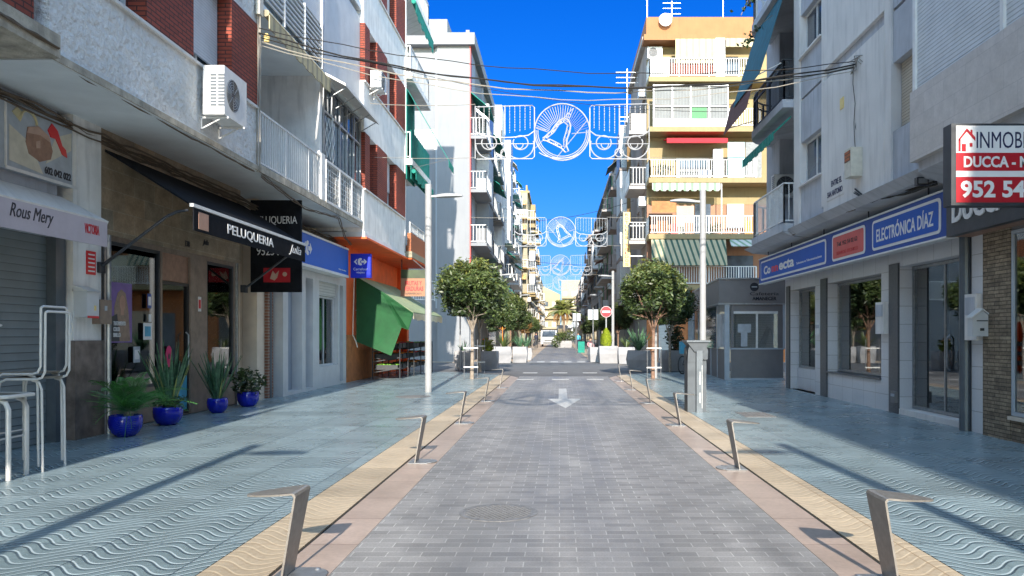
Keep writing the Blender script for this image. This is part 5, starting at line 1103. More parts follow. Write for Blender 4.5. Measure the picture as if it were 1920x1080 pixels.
# closing the view
def end_house(label, x0, x1, y, H, m, gable=False):
    t = T('apartment_house', label, 'building', ((x0+x1)/2, y+5, 0)); w = MB(); w.box(x0, x1, y, y+12, 0, H); P('wall', w, m, t)
    if gable: w = MB(); w.prism([(x0, y, H+.01), (x1, y, H+.01), ((x0+x1)/2, y, H+3)], (0, 12, 0)); P('gable', w, m, t)
    nx = int((x1-x0)/2.3)
    for f in range(int(H/3)):
        for k in range(nx):
            xx = x0+.5+k*(x1-x0-.6)/nx; w = MB(); w.box(xx, xx+1.1, y-.06, y-.001, f*3+1, f*3+2.4); P('window', w, ['far_glass', 'shutter_tan', 'shutter_white'][(k+f) % 3], t)
        w = MB(); w.box(x0+.2, x1-.2, y-1, y-.07, f*3+.25, f*3+.4); sl = P('balcony', w, 'yellow_paint', t); w = MB(); w.box(x0+.2, x1-.2, y-1, y-.95, f*3+.401, f*3+1.0); P('balcony_front', w, 'cream_paint' if f % 2 else 'sand_paint', sl)
end_house('cream house with a pointed roof closing the street at the left end', -12, 0.2, 236, 13.6, 'sand_paint', True)
end_house('yellowish apartment block closing the street at the right end', .6, 14, 234, 17.8, 'cream_paint')
end_house('cream side street house behind the corner', -60, -26, 46, 14, 'sand_paint')
end_house('pale side street house far to the right', 24, 60, 44, 14, 'light_plaster')
# ================================================================= STREET FURNITURE
# leaf-shaped steel bollards (built at the origin, flap pointing to -x)
def make_bollard():
    t = T('bollard', 'x', 'bollard', (0,0,0))
    w = MB(); th = .012; prof = []
    n = 8; xs = [0, .015, .03, .06, .10]; 
    # upright plate, leaning towards the road (+x) with a rounded fold at the top
    pa = [(-.10, 0), (-.012, .49), (-.008, .515), (-.016, .53), (-.035, .535)]
    hw = [.115, .140, .142, .144, .145]
    vs = []
    for (x, z), h in zip(pa, hw): vs += [(x-th, -h, z-.008 if z > .5 else z), (x-th, h, z-.008 if z > .5 else z), (x, h, z), (x, -h, z)]
    fs = []
    for i in range(len(pa)-1):
        for k in range(4): fs.append((4*i+k, 4*i+(k+1) % 4, 4*i+4+(k+1) % 4, 4*i+4+k))
    w.add(vs, fs+[(0,1,2,3)]); P('upright', w, 'bollard_steel', t)
    w = MB(); pts = [(-.034, .145), (-.10, .142), (-.17, .125), (-.24, .098), (-.31, .058), (-.345, .022), (-.352, 0), (-.345, -.022), (-.31, -.058), (-.24, -.098), (-.17, -.125), (-.10, -.142), (-.034, -.145)]
    w.prism([(x, y, .535+(x+.034)*.10) for x, y in pts], (0, 0, -.011)); P('flap', w, 'bollard_steel', t)
    w = MB(); w.prism([(-.05+x, y, .0) for x, y in rect(-.13, .10, -.16, .16)], (0, 0, .006))
    [w.lathe([(.016, .006), (.016, .012), (.006, .017)], (.045, yy, 0), 8) for yy in (-.11, .11)]
    w.prism([(.05+.085*math.cos(a), .13*math.sin(a), 0) for a in [i*math.pi/8-math.pi/2 for i in range(9)]], (0, 0, .008)); P('base_plate', w, 'galvanised', t)
    return t
plain('bollard_steel', (.25, .235, .215), .42, ns=18, amt=.16, metal=.45)
ords = ['nearest', 'second nearest', 'third nearest', 'fourth nearest', 'fifth nearest', 'sixth nearest', 'seventh nearest', 'eighth nearest', 'ninth nearest']
proto = None
for side in (-1, 1):
    ys = [4.86, 9.25, 13.3, 17.7, 22.2] if side < 0 else [4.72, 8.8, 13.0, 17.2, 21.4, 25.4]
    for i, y in enumerate(ys):
        x = -1.57 if side < 0 else 1.88
        lab = f"{ords[i]} leaf-shaped steel bollard along the {'left' if side < 0 else 'right'} kerb"
        if i == 0: lab = f"large leaf-shaped steel bollard cut by the bottom edge at the {'left' if side < 0 else 'right'} kerb"
        loc = (x, y, .017)
        if proto is None: proto = make_bollard(); proto.location = loc; proto['label'] = lab; proto['group'] = 'leaf-shaped bollards along the kerbs'; o = proto; ORG[o.name] = Vector(loc)
        else: o = dup(proto, loc, 0 if side < 0 else math.pi, lab)
far_b = [(-1.95, 44+k*3.4) for k in range(7)]+[(2.05, 44+k*3.4) for k in range(8)]
od = ['first', 'second', 'third', 'fourth', 'fifth', 'sixth', 'seventh', 'last']
for k, (x, y) in enumerate(far_b):
    n_ = k if x < 0 else k-7
    dup(proto, (x, y, .017), 0 if x < 0 else math.pi, f"{od[n_]} small distant bollard in the {'left' if x < 0 else 'right'} row beyond the side street", 'distant bollards left of the far street' if x < 0 else 'distant bollards right of the far street')
# lamp posts
def make_lamp():
    t = T('street_lamp', 'x', 'street lamp', (0,0,0), 'white street lamps')
    w = MB(); w.lathe([(.085, 0), (.085, 2.4), (.083, 2.42), (.083, 5.36), (.08, 5.37)], n=16); P('pole', w, 'pole_paint', t, smooth=False)
    w = MB(); w.box(-.088, -.06, -.05, .05, .5, .75); P('service_door', w, 'grey_metal', t)
    w = MB(); w.bar((.08, 0, 5.06), (.22, 0, 5.07), .05); P('arm', w, 'pole_paint', t)
    w = MB(); vs = []; N = 12
    for i in range(N+1):
        u = i/N; x = .2+.68*u; hw = .13*math.sin(math.pi*min(1, .12+u*.80))**.7+.01; top = 5.08+.05*math.sin(math.pi*min(1, u*.8+.1)); bot = 5.02+.03*u
        vs += [(x, -hw, bot+.01), (x, -hw*.6, top), (x, hw*.6, top), (x, hw, bot+.01), (x, 0, bot)]
    fs = []
    for i in range(N):
        for k in range(5): fs.append((5*i+k, 5*i+(k+1) % 5, 5*i+5+(k+1) % 5, 5*i+5+k))
    w.add(vs, fs+[(0,1,2,3,4)[::-1], tuple(5*N+k for k in range(5))]); P('head', w, 'pole_paint', t)
    return t
lamp = make_lamp(); first = True
lps = [(-3.39, 20.4, 0), (-3.55, -1.75, 0), (-3.5, 47, 0), (-3.5, 71, 0), (-3.45, 98, 0), (3.85, 21.2, math.pi), (3.52, -1.65, math.pi), (3.25, 48, math.pi), (3.6, 71, math.pi), (3.75, 97, math.pi), (3.8, 120, math.pi)]
lls = ['tall white street lamp standing on the left blue pavement before the green awning', 'white street lamp behind the viewer on the left', 'white street lamp among the trees beyond the side street on the left', 'second white street lamp beyond the side street on the left', 'farthest white street lamp on the left of the far street',
       'tall white street lamp behind the litter bin on the right', 'white street lamp behind the viewer on the right', 'white street lamp beside the red no-entry sign', 'second white street lamp beyond the no-entry sign on the right', 'third white street lamp down the right of the far street', 'farthest white street lamp on the right of the far street']
for (x, y, r_), lab in zip(lps, lls):
    if first: lamp.location = (x, y, .02); lamp.rotation_euler = (0, 0, r_); lamp['label'] = lab; first = False; ORG[lamp.name] = Vector((x, y, .02))
    else: dup(lamp, (x, y, .02), r_, lab)
# litter bin / recycling column
t_ = T('litter_bin', 'grey metal litter column with a flared round-holed top on the right pavement', 'litter bin', (2.632, 15.35, 0))
w = MB(); w.box(2.460, 2.632, 15.15, 15.55, .02, .98); w.box(2.725, 2.827, 15.2, 15.6, .02, 1.02); P('side_body', w, 'bin_paint', t_)
w = MB(); w.box(2.616, 2.733, 15.06, 15.7, .02, 1.2); P('front_column', w, 'grey_metal', t_)
w = MB(); w.prism([(2.460, 15.14, .98), (2.612, 15.14, .98), (2.612, 15.14, 1.22), (2.507, 15.14, 1.32), (2.468, 15.14, 1.2)], (0, .45, 0)); w.prism([(2.842, 15.14, 1.03), (2.737, 15.14, 1.03), (2.737, 15.14, 1.22), (2.803, 15.14, 1.32), (2.850, 15.14, 1.2)], (0, .45, 0)); P('hood', w, 'bin_paint', t_)
w = MB(); w.prism([(2.585, 15.10, 1.18), (2.764, 15.10, 1.18), (2.866, 15.10, 1.36), (2.444, 15.10, 1.36)], (0, .55, 0)); P('flared_top', w, 'bin_paint', t_)
w = MB(); w.prism([(2.429, 15.06, 1.361), (2.881, 15.06, 1.361), (2.881, 15.7, 1.361), (2.429, 15.7, 1.361)], (0, 0, .035)); P('lid', w, 'grey_metal', t_)
w = MB(); w.prism([(2.452, 15.36+.13*math.cos(a), 1.14+.13*math.sin(a)) for a in [i*math.pi/10 for i in range(20)]], (-.006, 0, 0)); P('round_opening', w, 'dark_metal', t_); w = MB(); w.prism([(2.852, 15.36+.13*math.cos(a), 1.14+.13*math.sin(a)) for a in [i*math.pi/10 for i in range(20)]], (.006, 0, 0)); P('round_opening', w, 'text_white', t_)
w = MB(); w.box(2.717, 2.724, 15.05, 15.058, .1, .92); w.box(2.675, 2.686, 15.052, 15.058, .55, .8); w.box(2.675, 2.686, 15.052, 15.058, .2, .4); P('seam', w, 'text_white', t_)

# ---- plants
def make_tree(trunk_m, seed, h0=1.75, rx=1.12, rz=1.08, cz=2.98, n=16000):
    t = T('street_tree', 'x', 'tree', (0,0,0), 'clipped round-crowned street trees'); rnd = random.Random(seed)
    w = MB(); w.tube([(0, 0, 0), (.02, .01, .9), (.0, -.02, 1.5), (.03, 0, h0)], [.07, .055, .05, .055], 9)
    for k in range(6):
        a = k*2*math.pi/6+rnd.random(); r = rnd.uniform(.45, .8); w.tube([(.02, 0, h0-.1*rnd.random()-.12), (.3*r*math.cos(a), .3*r*math.sin(a), h0+.35), (r*math.cos(a), r*math.sin(a), cz+rnd.uniform(-.3, .3))], [.028, .02, .006], 6)
        for q in range(3):
            b = a+rnd.uniform(-.8, .8); w.tube([(.3*r*math.cos(a), .3*r*math.sin(a), h0+.35), (r*1.1*math.cos(b), r*1.1*math.sin(b), h0+rnd.uniform(.4, 1.2))], [.02, .006], 4)
    P('trunk', w, trunk_m, t)
    w = MB(); crown(w, (0, 0, cz), rx, rz, n, .072, seed); P('crown', w, ['leaf_dark', 'leaf_mid', 'leaf_yellow'], t)
    return t
ta = make_tree('trunk_grey', 4); tb = make_tree('trunk_red', 9, cz=2.93)
def squash(o, z): o.scale = (o.scale[0], o.scale[1], o.scale[2]*z); return o
def put(o, loc, rz, label, sc=1): o.location = loc; o.rotation_euler = (0, 0, rz); o.scale = (sc,)*3; o['label'] = label; ORG[o.name] = Vector(loc); return o
put(ta, (-2.93, 26.4, .02), .4, 'round-crowned tree nearest on the left pavement behind the lamp post', 1.0)
put(tb, (3.08, 26.0, .02), 1.0, 'round-crowned tree with a reddish trunk nearest on the right pavement', .97)
dup(ta, (-3.15, 31.2, .02), 2.1, 'round-crowned tree just behind the nearest left tree', scale=1.0)
dup(ta, (4.4, 31.4, .02), 3.6, 'shaded tree behind the reddish-trunked tree beside the bicycle', scale=.9)
for k, (x, y, s, lab) in enumerate(((-3.3, 44.5, .95, 'first round tree beyond the side street on the left'), (-3.3, 53, .95, 'second round tree beyond the side street on the left'), (-3.2, 63, .9, 'third round tree beyond the side street on the left'), (-3.1, 78, .9, 'fourth round tree beyond the side street on the left'), (-3.2, 92, .9, 'farthest round tree on the left of the far street'),
        (4.0, 54, .85, 'first round tree beyond the no-entry sign on the right'), (3.6, 63, .9, 'second round tree beyond the no-entry sign on the right'), (3.3, 78, .85, 'third round tree down the right of the far street'), (3.4, 95, .85, 'farthest round tree on the right of the far street'))):
    squash(dup([ta, tb][k % 2], (x, y, .02), k*1.3, lab, scale=s*(.92+.05*(k*7 % 4))), .94+.05*(k*5 % 3))
w = MB(); crown(w, (-3.1, 70, 2.3), .7, .8, 1200, .08, 77); w.m = [0]*len(w.m); t_ = T('street_tree', 'small brown-leaved tree among the green ones on the far left', 'tree', (-3.1, 70, 0)); P('crown', w, 'leaf_brown', t_); w = MB(); w.tube([(-3.1, 70, 0), (-3.1, 70, 2)], .05); P('trunk', w, 'trunk_grey', t_)
# support frames round the trunks
def stake(x, y, label, h=1.35):
    t = T('tree_stakes', label, 'tree support', (x, y, 0))
    for dx in (-.22, .22): w = MB(); w.tube([(x+dx, y-.1, .02), (x+dx, y-.1, h)], .013, 6); P('stake', w, 'galvanised', t)
    for z in (.42, 1.05): w = MB(); w.box(x-.24, x+.24, y-.115, y-.09, z, z+.035); P('crossbar', w, 'white_metal', t)
stake(-2.93, 26.2, 'metal stakes with white crossbars around the nearest left tree trunk'); stake(3.08, 25.8, 'metal stakes with white crossbars around the reddish trunk')
stake(-3.15, 31.0, 'metal stakes around the second left tree trunk')
w = MB(); w.tube([(3.3, 27.2, .02), (3.3, 27.2, 2.6)], .07, 10); t_ = one('thick_post', w, 'pole_paint', 'flaking white post standing beside the reddish tree trunk', 'post')
w = MB()
# angular planters
def planter(x, y, s, h, label, plant=None, seed=0, m='planter_white'):
    rnd = random.Random(seed); t = T('planter', label, 'planter', (x, y, .02), 'angular white planters'); w = MB(); r0 = rnd.uniform(-.15, .15)
    def ring(sc, z, rot):
        return [(x+s/2*sc*(math.cos(a+rot)-0), y+s/2*sc*math.sin(a+rot), .02+z) for a in [R(45), R(135), R(225), R(315)]]
    k = 1.32; a = ring(k*.92, 0, r0); b = ring(k*1.06, h*.55, r0+.06); c = ring(k*.98, h, r0-.03); d = ring(k*.86, h, r0-.03); e = ring(k*.8, h-.07, r0-.03)
    vs = a+b+c+d+e; fs = [(3,2,1,0)]
    for q in range(4):
        for i in range(4): j = (i+1) % 4; fs.append((4*q+i, 4*q+j, 4*q+4+j, 4*q+4+i))
    w.add(vs, fs); P('tub', w, m, t)
    w = MB(); w.quad(*[(p[0], p[1], p[2]+.002) for p in e]); P('earth', w, 'soil', t)
    return t
def spiky(x, y, z, n, L, wd, label, cat='plant', name='potted_plant', m='leaf_snake', seed=0, up=.8, droop=.25, group=None):
    rnd = random.Random(seed); t = T(name, label, cat, (x, y, z), group); w = MB()
    for k in range(n):
        a = rnd.uniform(0, 2*math.pi); e = up+rnd.uniform(-.5, .2)*(1-up*.3); l = L*rnd.uniform(.6, 1.1)
        w.blade((x+.05*math.cos(a), y+.05*math.sin(a), z), (math.cos(a)*(1-e), math.sin(a)*(1-e), e), l, wd*rnd.uniform(.7, 1.2), droop*rnd.random())
    P('leaves', w, m, t); return t
def bush(x, y, z, rx, rz, n, sz, label, mats=('leaf_dark', 'leaf_mid', 'leaf_yellow'), seed=1, cat='plant', name='bush'):
    t = T(name, label, cat, (x, y, z)); w = MB(); crown(w, (x, y, z+rz*.8), rx, rz, n, sz, seed); P('foliage', w, list(mats), t)
    s = MB(); s.tube([(x, y, z), (x, y, z+rz)], .02, 5); P('stem', s, 'trunk_grey', t); return t
def conifer(x, y, z, h, r, label, seed=3):
    t = T('conifer', label, 'plant', (x, y, z)); w = MB(); rnd = random.Random(seed)
    for i in range(1500):
        u = rnd.random()**.8; a = rnd.uniform(0, 6.283); rr = r*math.sin(math.pi*min(1, (1-u)*.75+.02))*rnd.uniform(.7, 1.05); p = Vector((x+rr*math.cos(a), y+rr*math.sin(a), z+u*h)); s = .055*rnd.uniform(.6, 1.3)
        d = Vector((math.cos(a)*.4, math.sin(a)*.4, 1)).normalized(); b = Vector((-math.sin(a), math.cos(a), rnd.uniform(-.5, .5)))
        w.quad(p-d*s, p-b*s*.4, p+d*s*1.3, p+b*s*.4)
    P('foliage', w, 'leaf_lime', t); s = MB(); s.tube([(x, y, z), (x, y, z+h*.6)], .03, 5); P('stem', s, 'trunk_grey', t)
G = 'plants in the white planters'
planter(-4.05, 33.3, .8, .82, 'white angular planter left of the second left tree', seed=2)
spiky(-4.05, 33.3, .78, 14, .55, .06, 'small spiky plant in the planter left of the second left tree', seed=3)
planter(-2.95, 33.4, .72, .8, 'white angular planter behind the trunk of the second left tree', seed=4); planter(-2.95, 41.8, .85, .86, 'white angular planter across the side street on the left, nearest the lamp', seed=5)
spiky(-2.95, 41.8, .84, 26, .95, .09, 'tall yellow green spiky plant in the left planter across the side street', m='leaf_mid', seed=5)
bush(-3.05, 33.4, .8, .3, .32, 300, .09, 'yellow and orange leaved plant in the planter behind the second left tree', ('leaf_lime', 'leaf_yellow', 'fruit_orange'), 6)
planter(-2.1, 42.3, .8, .85, 'middle white planter across the side street on the left', seed=7); spiky(-2.1, 42.3, .84, 30, .9, .07, 'grey green spiky plant in the middle left planter across the street', seed=8)
planter(-3.9, 44.2, .8, .85, 'white planter farthest left across the side street', seed=8); planter(-1.95, 46.5, .7, .7, 'smaller planter behind the middle left planter', seed=9)
spiky(-1.95, 46.5, .7, 30, .9, .07, 'spiky plant in the smaller planter on the far left', seed=18)
bird = MB(); bird.tube([(-3.0, 41.8, .9), (-3.02, 41.8, 1.75)], .015, 4); [bird.blade((-3.02, 41.8, 1.75), (math.cos(a), 0.2, .7), .22, .05, .1) for a in (0, .8, 1.6, 2.4, 3.1)]; one('strelitzia_flower', bird, 'fruit_orange', 'orange flower standing above the left planter across the side street', 'flower')
planter(2.55, 41.4, 1.05, .9, 'white angular planter under the no-entry sign', seed=10); conifer(2.45, 41.4, .85, .98, .32, 'bright yellow green pointed conifer under the no-entry sign')
planter(3.45, 40.8, .9, .85, 'white angular planter right of the white lamp beyond the side street', seed=11); spiky(3.45, 40.8, .85, 24, .7, .07, 'grey green spiky plant right of the white lamp beyond the side street', m='leaf_mid', seed=12)
planter(3.25, 32.3, 1.0, .85, 'shaded blue grey planter behind the nearest right tree', seed=13); spiky(3.25, 32.3, .85, 34, 1.15, .09, 'dark tall spiky plant in the shaded planter behind the right tree', seed=14, m='leaf_snake', up=.85)
planter(4.75, 32.6, 1.0, .85, 'shaded planter with a dark bush beside the bicycle', seed=15); bush(4.75, 32.6, .85, .42, .65, 700, .08, 'dark cypress-like bush in the planter beside the bicycle', ('leaf_dark', 'leaf_dark', 'leaf_mid'), 15)
planter(1.95, 43.4, .7, .8, 'grey faced planter at the left foot of the no-entry sign', seed=22)
# planters on the little island far down the street
planter(.2, 92, .9, .8, 'left white planter on the far island under the palm', seed=16); planter(1.0, 92.3, .9, .8, 'right white planter on the far island under the palm', seed=17)
bush(.2, 92, .8, .75, .6, 500, .12, 'bushy green plant in the left island planter under the palm', seed=20); bush(1.0, 92.3, .8, .85, .7, 500, .12, 'bushy green plant in the right island planter under the palm', seed=21); bush(-.35, 91.5, .05, .6, .8, 400, .12, 'low green shrub beside the far white van', seed=23)
# palm
t_ = T('palm_tree', 'feathery palm tree standing on the far island in the middle of the street', 'palm', (.55, 104, 0))
w = MB(); w.tube([(.55, 104, 0), (.6, 104, 2.5), (.55, 104, 4.6)], [.2, .16, .14], 8); P('trunk', w, 'trunk_grey', t_)
w = MB(); rnd = random.Random(5)
for k in range(34):
    a = k*2.399; e = rnd.uniform(-.1, 1.25); L = rnd.uniform(2.7, 3.5); d = Vector((math.cos(a)*math.cos(e), math.sin(a)*math.cos(e), math.sin(e))); base = Vector((.55, 104, 4.6)); w.mat(2 if e < .1 else (1 if rnd.random() < .7 else 0))
    for i in range(22):
        t = (i+2)/24; p = base+d*L*t-Vector((0,0,1))*1.7*t*t; s = Vector((-math.sin(a), math.cos(a), 0)); l = .8*math.sin(math.pi*min(.96, t*.8+.15))
        for q in (-1, 1): dd = (s*q+d*.6-Vector((0,0,.45))).normalized(); w.quad(p, p+dd*l*.5+Vector((0,0,.05)), p+dd*l, p+dd*l*.5-Vector((0,0,.05)))
P('fronds', w, ['leaf_mid', 'leaf_yellow', 'leaf_brown'], t_)

# ---- blue pots by the salon
def pot(x, y, r, h, label):
    t = T('plant_pot', label, 'plant pot', (x, y, .02), 'glossy blue plant pots'); w = MB()
    w.lathe([(r*.55, 0), (r*.8, h*.18), (r*.97, h*.45), (r, h*.75), (r*.96, h*.97), (r*.93, h), (r*.86, h), (r*.86, h*.9)], (x, y, .02), 28); P('bowl', w, 'pot_blue', t, smooth=True)
    w = MB(); w.lathe([(r*.85, h*.88), (.01, h*.9)], (x, y, .02), 20); P('earth', w, 'soil', t); return t
pot(-6.35, 11.55, .23, .31, 'largest blue pot, nearest the rolled-down shutter'); pot(-6.45, 13.0, .23, .30, 'blue pot half hidden behind the large fern pot'); pot(-6.5, 15.0, .19, .28, 'small blue pot between the salon door and its second window'); pot(-6.45, 16.35, .22, .31, 'blue pot farthest along, beside the entrance pier')
def cycad(x, y, z, label):
    t = T('cycad', label, 'plant', (x, y, z)); w = MB(); rnd = random.Random(2)
    for k in range(46):
        a = k*2.399; e = rnd.uniform(.15, 1.4); L = rnd.uniform(.75, 1.15); d = Vector((math.cos(a)*math.cos(e), math.sin(a)*math.cos(e), math.sin(e))); base = Vector((x, y, z))
        pr = None
        for i in range(22):
            t2 = (i+1)/22; p = base+d*L*t2-Vector((0,0,1))*.5*t2*t2; s = Vector((-math.sin(a), math.cos(a), 0)); l = .20*math.sin(math.pi*min(.93, t2*.75+.18))
            for q in (-1, 1): dd = (s*q+d*.7).normalized(); w.quad(p-d*.004, p+dd*l*.5+d*.006, p+dd*l-Vector((0,0,.02)), p+dd*l*.5-d*.006)
            if pr: w.bar(pr, p, .006)
            pr = p
    P('fronds', w, 'leaf_cycad', t); w = MB(); w.lathe([(.06, 0), (.075, .05), (.05, .12), (.01, .15)], (x, y, z-.03), 10); P('stem', w, 'trunk_grey', t)
cycad(-6.33, 11.6, .34, 'dark green feathery cycad spilling over the largest blue pot')
def snake(x, y, z, n, L, label, seed):
    t = T('snake_plant', label, 'plant', (x, y, z)); rnd = random.Random(seed); w = MB(); e_ = MB()
    for k in range(n):
        a = rnd.uniform(0, 6.283); tilt = rnd.uniform(.05, .55); d = Vector((math.cos(a)*tilt, math.sin(a)*tilt, 1)).normalized(); l = L*rnd.uniform(.55, 1.1); b = Vector((x+.09*math.cos(a)*rnd.random(), y+.09*math.sin(a)*rnd.random(), z)); wd = .065*rnd.uniform(.7, 1.2)
        w.blade(b, d, l, wd, .08*rnd.random()); e_.blade(b-d.cross(Vector((0,0,1))).normalized()*.0+Vector((.0, .004, 0)), d, l*1.01, wd*1.35, .08*0)
    P('leaves', w, 'leaf_snake', t); 
    return t
plain('leaf_variegated', (.30, .34, .10), .5, ns=10, amt=.35)
s_a = snake(-6.42, 13.0, .29, 30, 1.05, 'tall yellow-edged snake plant in the half hidden blue pot', 5); s_b = snake(-6.5, 15.0, .26, 40, .92, 'dense grey green snake plant in the small blue pot', 6)
w = MB(); rnd = random.Random(9)
for k in range(12): a = rnd.uniform(0, 6.28); d = Vector((math.cos(a)*.35, math.sin(a)*.35, 1)); w.blade((-6.42+.05*math.cos(a), 13+.05*math.sin(a), .29), d, rnd.uniform(.6, 1.0), .03, .05)
P('pale_leaves', w, 'leaf_variegated', s_a)
w = MB()
for k in range(12): a = rnd.uniform(0, 6.28); d = Vector((math.cos(a)*.4, math.sin(a)*.4, 1)); w.blade((-6.5+.05*math.cos(a), 15+.05*math.sin(a), .26), d, rnd.uniform(.5, .85), .02, .05)
P('pale_leaves', w, 'leaf_variegated', s_b)
bush(-6.42, 13.02, .28, .28, .14, 380, .035, 'low grassy green plant around the foot of the snake plant', ('leaf_mid', 'leaf_mid', 'leaf_yellow'), 8)
bush(-6.45, 16.35, .26, .36, .33, 420, .065, 'small leafy bush in the farthest blue pot', ('leaf_dark', 'leaf_mid', 'leaf_mid'), 12)
# ---- salon window posters and wall boxes
t_ = T('window_poster', 'violet poster of a long-haired woman in the salon window', 'poster', (-6.88, 12.45, 1.5))
c_ = (-6.895, 12.42, 1.83)
w = MB(); w.box(-6.90, -6.895, 12.13, 12.73, 1.38, 2.32); P('sheet', w, 'poster_violet', t_)
w = MB(); flat(w, c_, 'east', [(-.18, -.43), (-.20, .1), (-.10, .33), (.0, .39), (.12, .33), (.20, .08), (.26, -.43)], .002); P('hair', w, 'poster_hair', t_)
w = MB(); flat(w, c_, 'east', circ(.085, .03, .17, 18, .125), .004); flat(w, c_, 'east', rect(-.02, .07, -.02, .08), .003); P('face', w, 'poster_skin', t_)
w = MB(); flat(w, c_, 'east', [(-.29, -.43), (-.27, -.05), (-.12, .0), (-.05, -.43)], .003); P('clothing', w, 'crate_dark', t_)
text('TRATAMIENTO', .34, .065, (-6.888, 12.36, 1.68), 'east', 'text_white', t_, .02); text('COLOR', .18, .065, (-6.888, 12.28, 1.59), 'east', 'text_white', t_, .02); text('BRILLO', .2, .065, (-6.888, 12.29, 1.50), 'east', 'text_white', t_, .02)
def sticker(y, z, wy, h, m, label, x=-6.9, name='sticker', inner=None):
    t = T(name, label, 'sticker', (x, y, z)); w = MB(); w.box(x, x+.004, y-wy/2, y+wy/2, z, z+h); P('sheet', w, m, t)
    if inner: w = MB(); w.box(x+.0041, x+.006, y-wy*.35, y+wy*.35, z+h*.2, z+h*.8); P('print', w, inner, t)
sticker(13.28, 1.95, .12, .24, 'poster_blue', 'blue narrow sticker high in the salon window', inner='text_white'); sticker(13.22, 1.42, .27, .28, 'text_white', 'white card with blue print low in the salon window', inner='poster_cyan')
sticker(12.88, 1.05, .20, .26, 'art_grey', 'pale notice taped in the salon window beneath the poster', inner='text_white'); sticker(13.30, 1.72, .09, .13, 'text_white', 'small white square card in the salon window')
sticker(15.12, 1.95, .13, .28, 'text_white', 'white and red notice on the dark pier between salon door and window', x=-6.895, inner='red_bright')
t_ = T('door_decal', 'round magenta decal on the salon glass door', 'sticker', (-6.94, 14.0, 1.1)); w = MB(); w.prism([(-6.93, 14.0+.12*math.cos(a), 1.12+.19*math.sin(a)) for a in [i*math.pi/12 for i in range(24)]], (.004, 0, 0)); P('disc', w, 'poster_magenta', t_)
w = MB(); w.prism([(-6.925, 14.0+.03*math.cos(a), 1.12+.05*math.sin(a)) for a in [i*math.pi/8 for i in range(16)]], (.003, 0, 0)); P('dot', w, 'text_dark', t_)
w = MB(); w.box(-7.3, -7.27, 14.3, 14.62, .1, 2.4); one('banner_stand', w, 'curtain', 'tall white roll banner standing inside the salon door', 'banner')
w = MB(); w.box(-6.945, -6.94, 14.2, 14.7, .12, .75); one('door_decal', w, 'poster_cyan', 'blue film on the foot of the salon glass door', 'sticker')
t_ = T('mailbox', 'white metal mailbox with a red slot on the column beside the shutter', 'mailbox', (-6.7, 11.3, 1.6)); w = MB(); w.box(-6.84, -6.66, 11.12, 11.42, 1.75, 2.12); P('box', w, 'white_paint', t_); w = MB(); w.prism([(-6.86, 11.10, 2.12), (-6.63, 11.10, 2.12), (-6.84, 11.10, 2.2)], (0, .34, 0)); P('lid', w, 'white_metal', t_); w = MB(); w.box(-6.66, -6.65, 11.14, 11.40, 1.74, 1.77); P('red_edge', w, 'red_bright', t_); w = MB(); w.box(-6.66, -6.652, 11.3, 11.34, 1.85, 1.92); P('label_plate', w, 'sign_yellow', t_)
t_ = T('meter_box', 'small dark brown box beside the white mailbox', 'wall box', (-6.7, 11.9, 1.6)); w = MB(); w.box(-6.86, -6.72, 11.55, 11.85, 1.66, 2.02); P('case', w, 'dark_brown_tile', t_); w = MB(); w.box(-6.72, -6.712, 11.66, 11.72, 1.86, 1.93); P('label_plate', w, 'art_grey', t_)
t_ = T('notice_plate', 'narrow red notice plate on the column under the taupe awning', 'sign', (-6.83, 11.5, 2.4)); w = MB(); w.box(-6.838, -6.825, 11.40, 11.62, 2.38, 2.72); P('plate', w, 'red_bright', t_)
w = MB(); [w.box(-6.824, -6.822, 11.43, 11.59, 2.42+k*.06, 2.44+k*.06) for k in range(5)]; P('print', w, 'text_white', t_)
w = MB(); w.tube([(-6.76, 11.84, .02), (-6.76, 11.84, 3.0)], .035, 8); one('downpipe', w, 'galvanised', 'slim grey pipe on the edge of the salon column', 'pipe')
w = MB(); w.tube([(-6.84, 18.58, .02), (-6.84, 18.58, 4.3)], .07, 10); one('downpipe', w, 'grey_metal', 'thick grey pipe on the old brick strip beside the white office', 'pipe')
t_ = T('intercom', 'framed intercom panel in the beige entrance', 'intercom', (-7.19, 17.35, 1.5)); w = MB(); w.box(-7.199, -7.16, 17.15, 17.5, 1.45, 2.05); P('frame', w, 'dark_metal', t_); w = MB(); w.box(-7.159, -7.15, 17.20, 17.45, 1.5, 2.0); P('plate', w, 'galvanised', t_)
# ---- stacked chairs at the left edge
def chair_stack():
    t = T('bar_chair', 'x', 'chair', (0,0,0), 'stacked white tube chairs'); r = .0135; H = 1.0
    for s in (-1, 1):
        w = MB(); w.tube([(.24, s*.23, 0), (.235, s*.23, H-.10), (.22, s*.23, H-.03), (.16, s*.23, H), (-.16, s*.23, H), (-.215, s*.23, H+.02), (-.245, s*.23, H+.08), (-.25, s*.23, H+.72)], r, 8); P('side_tube', w, 'chair_white', t)
        w = MB(); w.tube([(-.10, s*.21, H-.01), (-.17, s*.21, H-.03), (-.20, s*.21, H-.11), (-.21, s*.21, 0)], r, 8); P('rear_leg', w, 'chair_white', t)
    w = MB(); w.box(-.18, .20, -.22, .22, H+.005, H+.02); P('seat', w, 'chair_seat', t)
    w = MB(); w.tube([(-.25, -.23, H+.72), (-.25, -.19, H+.735), (-.25, .19, H+.735), (-.25, .23, H+.72)], r, 8); P('top_tube', w, 'chair_white', t)
    w = MB(); w.tube([(.235, -.23, .35), (.235, .23, .35)], r*.8, 6); P('footrest', w, 'chair_white', t)
    return t
plain('chair_white', (.62, .61, .58), .25, ns=6, amt=.08, spec=.6); plain('chair_seat', (.20, .17, .13), .7)
cs = chair_stack()
